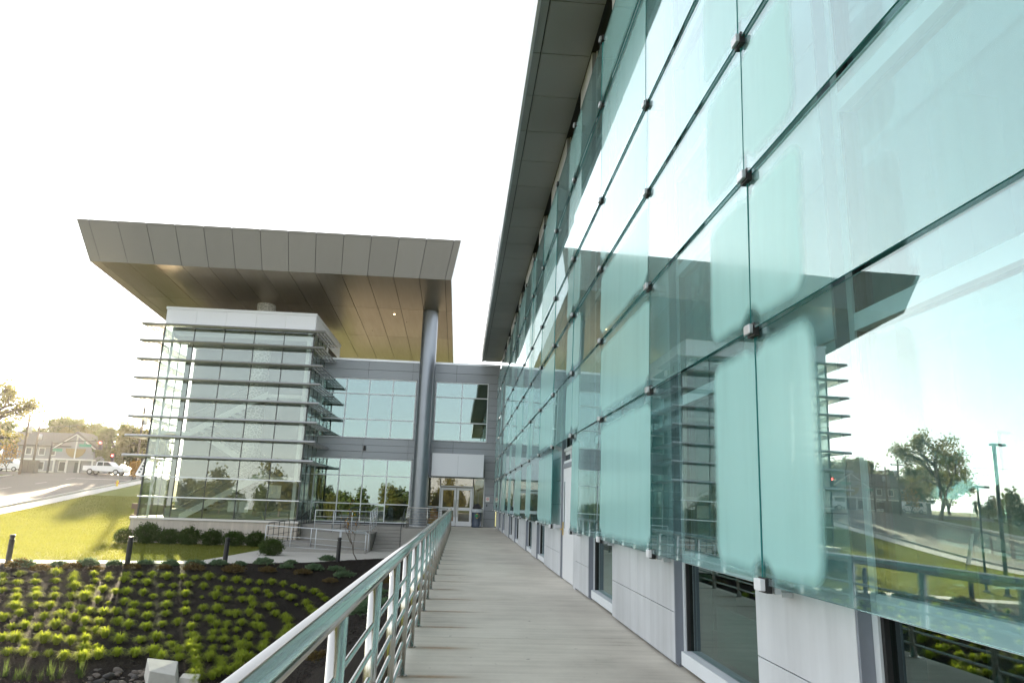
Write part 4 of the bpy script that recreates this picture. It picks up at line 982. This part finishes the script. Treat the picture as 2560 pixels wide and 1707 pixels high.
# young bare tree by the ramp
yt = G(-4.35, 33.6-1.2)
tree('young_tree', 'slim young tree with few brown leaves in front of the ramp', yt, 2.9, 1.5, .028, M['leaf_o'], 5, 60, .09, fork=.34, sparse=1, levels=3)
BG = [('autumn_tree','spreading thin-leaved tree with bare limbs beside the road near a utility pole',(-61,94),12.6,18,.32,'leaf_b',11,5200,.34,1),
 ('broadleaf_tree','tall full green tree rising behind the grey house roof',(-75,140),10.6,15,.4,'leaf_a',12,7500,.6,0),
 ('broadleaf_tree','rounded tree between the grey house and the traffic signals',(-69,136),8.2,12,.35,'leaf_b',13,6500,.6,0),
 ('broadleaf_tree','wide green tree standing behind the white pickup',(-57.5,121),8.4,13,.35,'leaf_a',14,7500,.55,0),
 ('broadleaf_tree','dark tree beside the right utility pole next to the glass tower',(-51.5,119),7.6,9,.3,'leaf_b',15,6500,.55,0),
 ('orange_tree','small orange autumn tree behind the white banner flag',(-42.6,96.2),2.7,2.6,.07,'leaf_o',16,1500,.22,0),
 ('yellow_tree','slender yellowing young tree near the left utility pole',(-63.2,104),4.6,3.2,.09,'leaf_o',17,700,.25,0),
 ('broadleaf_tree','full tree far left behind the small white van',(-92,136),8.5,14,.35,'leaf_b',18,6000,.6,0),
 ('broadleaf_tree','dense tree behind the left end of the grey house',(-84,134),9.0,13,.35,'leaf_a',19,6500,.6,0)]
for nm, lb, (x, y), H, W_, tr, mt, sd, nl, lf, sp in BG: tree(nm, lb, G(x, y), H, W_, tr, M[mt], sd, nl, lf, sparse=sp)
# trees across the road and beyond the lot, seen mirrored in the glass
RF = [('roadside_tree','tallest dense dark tree across the road at the right end of the mirrored tree row',(-67,80),9.0,12,.35,'leaf_a',32,5000,.5,0),
 ('roadside_tree','dense dark tree second from the right end of the mirrored tree row',(-66,86),7.0,10,.35,'leaf_a',34,4500,.5,0),
 ('roadside_tree','low olive tree mirrored behind the thin-leaved tree trunk',(-70,95),4.8,9,.3,'leaf_b',35,4000,.5,0),
 ('roadside_tree','low dark tree mirrored between the thin-leaved tree and the grey house',(-78,106),5.0,10,.3,'leaf_a',33,4000,.5,0),
 ('roadside_tree','dark tree across the road at the near end of the tree row toward the walkway',(-66,70),9,12,.3,'leaf_a',36,4500,.5,0)]
for nm, lb, (x, y), H, W_, tr, mt, sd, nl, lf, sp in RF: tree(nm, lb, G(x, y), H, W_, tr, M[mt], sd, nl, lf, sparse=sp, fork=.26 if sp else .13)
HR = random.Random(9); hb = None
for i in range(9):
    x, y, H = -74-i*1.6+HR.uniform(-2,2), 82+i*4.6+HR.uniform(-1,1), HR.uniform(4.6,6.4)
    if i < 2:
        t_ = tree('hedgerow_tree', 'low bushy tree in the mirrored row across the road', G(x, y), H, H*1.5, .2, M[('leaf_a','leaf_b')[i]], 90+i, 3200, .5, fork=.12, grp='hedgerow trees across the road'); hb = (hb or [])+[t_]
    else:
        c = hb[i % 2].copy(); COL.objects.link(c); c.location = G(x, y); c.rotation_euler = (0,0,HR.uniform(0,6)); c.scale = (HR.uniform(.85,1.2),)*3
        for ch in hb[i % 2].children: d_ = ch.copy(); COL.objects.link(d_); d_.parent = c
LT = random.Random(77)
lot = None
for i in range(30):
    x = -84+i*4.4+LT.uniform(-2,2); y = -80+LT.uniform(-10,8); H = LT.uniform(8.0,12.0)
    if i < 4:
        tr_ = tree('lot_tree', 'leafy tree beyond the parking lot mirrored in the lower wing windows', G(x, y), H, H*1.3, .22, M[('leaf_a','leaf_b')[i % 2]], 50+i, 4200, .6, fork=.13, grp='trees mirrored in the entrance windows'); lot = (lot or [])+[tr_]
    else:
        src = lot[i % 4]; c = src.copy(); COL.objects.link(c); c.location = G(x, y); c.rotation_euler = (0,0,LT.uniform(0,6)); s_ = LT.uniform(.85,1.2); c.scale = (s_,)*3
        for ch in src.children: d_ = ch.copy(); COL.objects.link(d_); d_.parent = c

# ================================================================ street things on the left
hx, hy = -68.5, 122; hz = T(hx, hy)-.1
hs_ = thing('grey_house', 'two-storey grey sided house with dark gable roof across the street', 'house', (hx, hy, hz))
def HB(nm, mat, *b, parent=None):
    mb = MB()
    for q in b: mb.box(hx+q[0], hx+q[1], hy+q[2], hy+q[3], hz+q[4], hz+q[5])
    return mb.build(nm, M[mat], parent or hs_)
HB('wall', 'siding', (-7,7,0,8,-.5,4.3)); HB('wall', 'siding', (-11,-7,1,8,-.5,2.2))
HB('belt_trim', 'trim', (-11.1,7.1,-.06,.0,2.0,2.25)); HB('base_trim', 'trim', (-7.05,7.05,-.05,0,-.2,.25))
rf = MB(); rf.prism([(-.6,4.2),(4,6.6),(8.6,4.2),(8.6,4.4),(4,6.85),(-.6,4.4)], lambda u, v, s: (hx+(-7.6,4.0)[s], hy+u, hz+v)); rf = rf.build('roof', M['roof'], hs_)
gb = MB(); gb.prism([(1.8,4.2),(4.8,6.3),(7.8,4.2)], lambda u, v, s: (hx+u, hy+(-.5,5)[s], hz+v)); gb.build('gable', M['siding'], hs_)
gr = MB(); gr.prism([(1.2,4.0),(4.8,6.5),(8.4,4.0),(8.4,4.25),(4.8,6.8),(1.2,4.25)], lambda u, v, s: (hx+u, hy+(-1.0,5)[s], hz+v)); gr.build('gable_roof', M['roof'], hs_)
br_ = MB(); br_.prism([(1.3,3.95),(4.8,6.4),(4.8,6.2),(1.6,3.95)], lambda u, v, s: (hx+u, hy+(-1.05,-1.0)[s], hz+v)); br_.prism([(8.3,3.95),(4.8,6.4),(4.8,6.2),(8.0,3.95)][::-1], lambda u, v, s: (hx+u, hy+(-1.05,-1.0)[s], hz+v)); br_.build('verge_board', M['trim'], hs_)
HB('wall', 'siding', (1.8,7.8,-.5,0,-.4,4.2)); HB('gable_post', 'trim', (4.7,4.9,-.62,-.5,2.3,6.2))
arc = []
for i in range(9): arc.append((4.8+1.6*math.cos(math.pi+math.pi*i/8), 4.0+1.5*math.sin(math.pi+math.pi*i/8)))
MB().prism(arc[::-1], lambda u, v, s: (hx+u, hy+(-.58,-.51)[s], hz+v)).build('gable_ornament', M['ochre'], hs_)
HB('porch_roof', 'trim', (1.6,8.2,-1.2,-.5,2.1,2.35)); 
for px_ in (2.0,4.0,6.0,8.0): HB('porch_post', 'trim', (px_-.1,px_+.1,-1.15,-.95,-.4,2.1))
HB('door', 'interior_dark', (5.0,6.0,-.56,-.5,-.3,1.8))
for (wx, wz, ww, wh) in ((-5.5,2.9,.8,1.0),(-3.3,2.9,.8,1.0),(-1.2,2.9,.8,1.0),(.6,2.9,.7,1.0),(-5.2,.5,1.6,1.2),(-1.6,.5,1.4,1.2),(-10,.4,2.4,1.2),(2.6,.3,.9,1.5)):
    yo = -.5 if wx > 1.8 else 0.0 
    yo = yo+(1.0 if wx < -7 else 0)
    wn = HB('window', 'trim', (wx-.12,wx+ww+.12,yo-.05,yo,wz-.12,wz+wh+.12)); HB('pane', 'carglass', (wx,wx+ww,yo-.07,yo-.05,wz,wz+wh), parent=wn)
HB('wing_roof', 'roof', (-11.4,-7,.4,8.4,2.25,2.6))
# pickup
def vehicle(name, label, loc, rz, prof, cabs, wheels, W_, cat):
    t = thing(name, label, cat, loc); t.rotation_euler = (0,0,rz)
    def P(nm, mb, mat, sm_=False):
        o = mb.build(nm, M[mat], None, sm_); o.parent = t; return o
    P('body', MB().prism(prof, lambda u, v, s: (u, (-W_,W_)[s], v)), 'carwhite')
    for poly in cabs:
        for s0 in (-1, 1): P('side_window', MB().prism(poly, lambda u, v, s: (u, s0*(W_-.03+.05*s), v)), 'carglass')
    for (x, r) in wheels:
        for s0 in (-1, 1):
            o = bpy.data.objects.new('wheel', None); COL.objects.link(o); o.parent = t; o.location = (x, s0*(W_-.1), r)
            a = MB().tube([(0,-.12,0),(0,.12,0)], r, 18).build('tyre', M['tyre']); a.parent = o
            b = MB().tube([(0,-.135,0),(0,.135,0)], r*.6, 14).build('rim', M['rim']); b.parent = o
    x1 = max(u for u, v in prof); x0 = min(u for u, v in prof)
    for s0 in (-1, 1):
        P('headlight', MB().box(x1-.06, x1+.015, s0*(W_-.35)-.18, s0*(W_-.35)+.18, .78, .95), 'paper'); P('tail_light', MB().box(x0-.012, x0+.05, s0*(W_-.14)-.1, s0*(W_-.14)+.1, .8, 1.1), 'red')
    return t
pk = gp(262*1.08844, 1086*1.08844); pk = Vector((-50.2, 104.5, 0)); pk.z = T(pk.x, pk.y)+.06
vehicle('pickup_truck', 'white crew cab pickup truck crossing at the intersection', pk, 0, [(-2.75,.55),(2.6,.45),(2.75,.6),(2.75,.95),(2.6,1.12),(1.35,1.18),(.65,1.80),(.4,1.86),(-.75,1.86),(-.95,1.78),(-1.05,1.22),(-2.75,1.2)],
        [[(-.85,1.24),(-.1,1.24),(-.1,1.74),(-.78,1.74)],[(0,1.24),(1.15,1.24),(.58,1.74),(0,1.74)]], ((-1.75,.40),(1.75,.40)), .98, 'truck')
vn = Vector((-68.5, 112.5, 0)); vn.z = T(vn.x, vn.y)+.02
vehicle('parked_van', 'white van parked in front of the grey house', vn, 0, [(-2.4,.4),(2.4,.4),(2.5,.9),(1.6,1.15),(.9,1.85),(-2.1,1.95),(-2.4,1.7)],
        [[(-1.9,1.2),(-.2,1.2),(-.2,1.75),(-1.8,1.75)],[(-.1,1.2),(1.3,1.2),(.8,1.72),(-.1,1.75)]], ((-1.5,.34),(1.5,.34)), .92, 'van')
def upole(label, x, y, H, r=.15, arms=True):
    z = T(x, y); t = thing('utility_pole', label, 'utility pole', (x, y, z))
    MB().tube([(x,y,z-.3),(x,y,z+H)], [r*1.15,r*.8], 10).build('post', M['pole'], t, True)
    if arms:
        MB().box(x-1.1, x+1.1, y-.06, y+.06, z+H-.8, z+H-.65).build('cross_arm', M['pole'], t)
        for k in (-.95,-.4,.4,.95): MB().tube([(x+k,y,z+H-.64),(x+k,y,z+H-.45)], .05, 6).build('insulator', M['trim'], t)
    obj('transformer', smooth_angle(MB().lathe([(.2,0),(.24,.05),(.24,.75),(.2,.82)], (0,0,0), 14).mesh('transformer', M['rim'])), t, (x+.36, y, z+H-2.4))
    return (x, y, z+H-.45)
u1 = upole('wooden utility pole left of the yellow tree at the near roadside', -59.2, 100, 8.0)
u2 = upole('wooden utility pole with two grey transformers by the house wall', -64.6, 112, 7.3)
u3 = upole('wooden utility pole between the pickup and the glass tower', -42.8, 96.8, 9.6)
for a_, b_, lb in ((u1, u2, 'black power line strung from the left pole to the house pole'), (u2, u3, 'black power line strung across the street to the pole by the tower'), ((-85,70,10), u1, 'black power line coming in from the left to the near roadside pole')):
    pts = []
    for i in range(13):
        t_ = i/12; q = Vector(a_).lerp(Vector(b_), t_); q.z -= 1.0*4*t_*(1-t_)*.7; pts.append(q)
    tag(MB().tube(pts, .025, 5).build('power_line', M['wire'], None), lb, 'power line')
# signal mast with arm
sx0, sy0 = -58.2, 104.6; sz0 = T(sx0, sy0)
st_ = thing('traffic_signal', 'dark traffic signal mast whose long arm carries a lit red lamp and green street plate', 'traffic light', (sx0, sy0, sz0))
MB().tube([(sx0,sy0,sz0-.2),(sx0,sy0,sz0+4.4)], .13, 10).build('mast', M['blackmetal'], st_, True)
MB().tube([(sx0,sy0,sz0+4.2),(sx0+3,sy0,sz0+4.65),(sx0+6.9,sy0,sz0+4.8)], [.1,.07,.05], 8).build('arm', M['blackmetal'], st_, True)
for i, (dx, dz) in enumerate(((6.65,4.3),)):
    hd = MB().box(sx0+dx-.2, sx0+dx+.2, sy0-.2, sy0+.15, sz0+dz-.75, sz0+dz+.45).build('signal_head', M['blackmetal'], st_)
    obj('red_lamp', smooth_angle(MB().tube([(0,-.06,0),(0,0,0)], .15, 16).mesh('red_lamp', M['signal'])), hd, (sx0+dx, sy0-.2, sz0+dz+.22))
MB().box(sx0+3.7, sx0+5.4, sy0-.05, sy0-.02, sz0+3.85, sz0+4.25).box(sx0+4.4, sx0+4.5, sy0-.06, sy0, sz0+4.25, sz0+4.7).build('street_plate', M['greensign'], st_)
MB().box(sx0+.3, sx0+1.6, sy0-.16, sy0-.13, sz0+3.1, sz0+3.5).build('street_plate', M['greensign'], st_)
sx1, sy1 = -52.0, 109.6; sz1 = T(sx1, sy1)
s2 = thing('side_signal', 'black roadside signal post with a lit red lamp behind the pickup', 'traffic light', (sx1, sy1, sz1))
MB().tube([(sx1,sy1,sz1),(sx1,sy1,sz1+2.2)], .07, 8).build('post', M['blackmetal'], s2); hd = MB().box(sx1-.2, sx1+.2, sy1-.2, sy1+.1, sz1+2.0, sz1+3.1).build('signal_head', M['blackmetal'], s2)
obj('red_lamp', MB().tube([(0,-.06,0),(0,0,0)], .15, 16).mesh('red_lamp', M['signal']), hd, (sx1, sy1-.2, sz1+2.85))
# cabinet, hydrant, banner, low wall
cx_, cy_ = -52.5, 88; cz_ = T(cx_, cy_)
cb = thing('utility_cabinet', 'brown metal utility cabinet on the grass beyond the road', 'cabinet', (cx_-8, cy_+8, cz_))
cx_, cy_ = -60.2, 103.8; cz_ = T(cx_, cy_); cb.location = (cx_, cy_, cz_)
MB().box(cx_-.9, cx_+.9, cy_-.5, cy_+.5, cz_-.1, cz_+1.7).build('case', M['roof'], cb, bevel=.03); MB().box(cx_-.98, cx_+.98, cy_-.58, cy_+.58, cz_+1.7, cz_+1.78).build('lid', M['roof'], cb); MB().box(cx_-.03, cx_+.03, cy_-.52, cy_-.505, cz_+.1, cz_+1.6).build('door_seam', M['black'], cb)
hyp = gp(292, 1216); hyd = thing('fire_hydrant', 'small brown fire hydrant on the lawn by the sidewalk', 'hydrant', hyp)
obj('barrel', smooth_angle(MB().lathe([(.16,-.1),(.16,.05),(.11,.08),(.11,.5),(.14,.52),(.14,.56),(.1,.66),(.03,.72)], (0,0,0), 14).mesh('barrel', M['yellow'])), hyd, hyp); MB().tube([(hyp.x-.2,hyp.y,hyp.z+.4),(hyp.x+.2,hyp.y,hyp.z+.4)], .055, 10).build('nozzle', M['red'], hyd)
bp = gp(326, 1204); bf = thing('banner_flag', 'white feather banner leaning on its pole beside the glass tower', 'banner', bp)
d_ = Vector((.42,0,1)).normalized()
MB().tube([bp, bp+d_*3.6], .025, 8).build('pole', M['blackmetal'], bf)
fl = MB(); q0 = bp+d_*1.0; q1 = bp+d_*3.5; sdx = Vector((.75,.05,-.18))
fl.hexa([q0, q0+sdx, q0+sdx+Vector((0,.02,0)), q0+Vector((0,.02,0)), q1, q1+sdx*.8, q1+sdx*.8+Vector((0,.02,0)), q1+Vector((0,.02,0))]); fl.build('flag', M['paper'], bf)
for k in range(5):
    qa = q0+d_*(.35+.4*k)+sdx*.3+Vector((0,-.012,0)); MB().quad(qa, qa+sdx*.35, qa+sdx*.35+d_*.22, qa+d_*.22).build('letter_block', M['interior_dark'], bf)
lw_ = thing('block_wall', 'low brown block wall behind the left corner of the glass tower', 'wall', (-19.8, 47, T(-19.8,47)))
for r_ in range(5):
    for i in range(6):
        x0 = -20.6+i*.42+(.21 if r_ % 2 else 0); z0 = T(-19.8,47)-.1+r_*.34
        MB().box(x0+.004, x0+.416, 46.8, 47.1, z0+.004, z0+.336).build('block', M['brick'], lw_)
# lamp posts on the lawn by the road: only their mirror images show
for i, (x, y, H, lb) in enumerate(((-19.7,31.4,4.6,'thin dark lamp post on the lawn mirrored in the glass beside the banner'), (-19.5,29.9,6.4,'tall thick dark pole on the lawn mirrored at the right of the glass'), (-23.5,35.0,3.4,'short dark lamp post on the lawn mirrored left of the tall pole'))):
    z = T(x, y); t = thing('lamp_post', lb, 'lamp post', (x, y, z))
    MB().tube([(x,y,z-.2),(x,y,z+H)], .05 if H < 6 else .085, 10).build('post', M['blackmetal'], t, True); MB().box(x-.5, x+.12, y-.12, y+.12, z+H, z+H+.1).build('lamp_head', M['blackmetal'], t); MB().tube([(x,y,z-.1),(x,y,z+.12)], .14, 12).build('base', M['concrete'], t)
bq = Vector(G(-23.1,37.5)); b2 = thing('feather_flag', 'tall leaning feather flag on the lawn mirrored in the right glass panes', 'banner', bq)
MB().tube([bq, bq+Vector((-.6,0,2.6))], .03, 8).build('pole', M['blackmetal'], b2); fl = MB()
fl.hexa([bq+Vector((-.2,-.02,.9)), bq+Vector((.1,-.75,.9)), bq+Vector((.12,-.74,.9)), bq+Vector((-.18,0,.9)), bq+Vector((-.6,-.02,2.5)), bq+Vector((-.4,-.5,2.5)), bq+Vector((-.38,-.48,2.5)), bq+Vector((-.58,0,2.5))]); fl.build('flag', M['paper'], b2)

# ================================================================ air
hz_ = MB().box(-345, 315, -215, 415, -9, 24).build('haze', None if False else [], None)
a = N('haze_air'); pv = a.n('VolumePrincipled'); pv.inputs['Color'].default_value = (1,.97,.92,1); pv.inputs['Density'].default_value = HAZE; pv.inputs['Anisotropy'].default_value = .55  # air volume, added partly to stand in for veiling glare around the sun
a.l(pv.outputs[0], a.out.inputs['Volume']); hz_.data.materials.append(a.mt); kind(hz_, 'stuff'); tag(hz_, 'thin haze over the whole site, added also for the golden veiling glare near the sun', 'haze')
cy.volume_bounces = 0
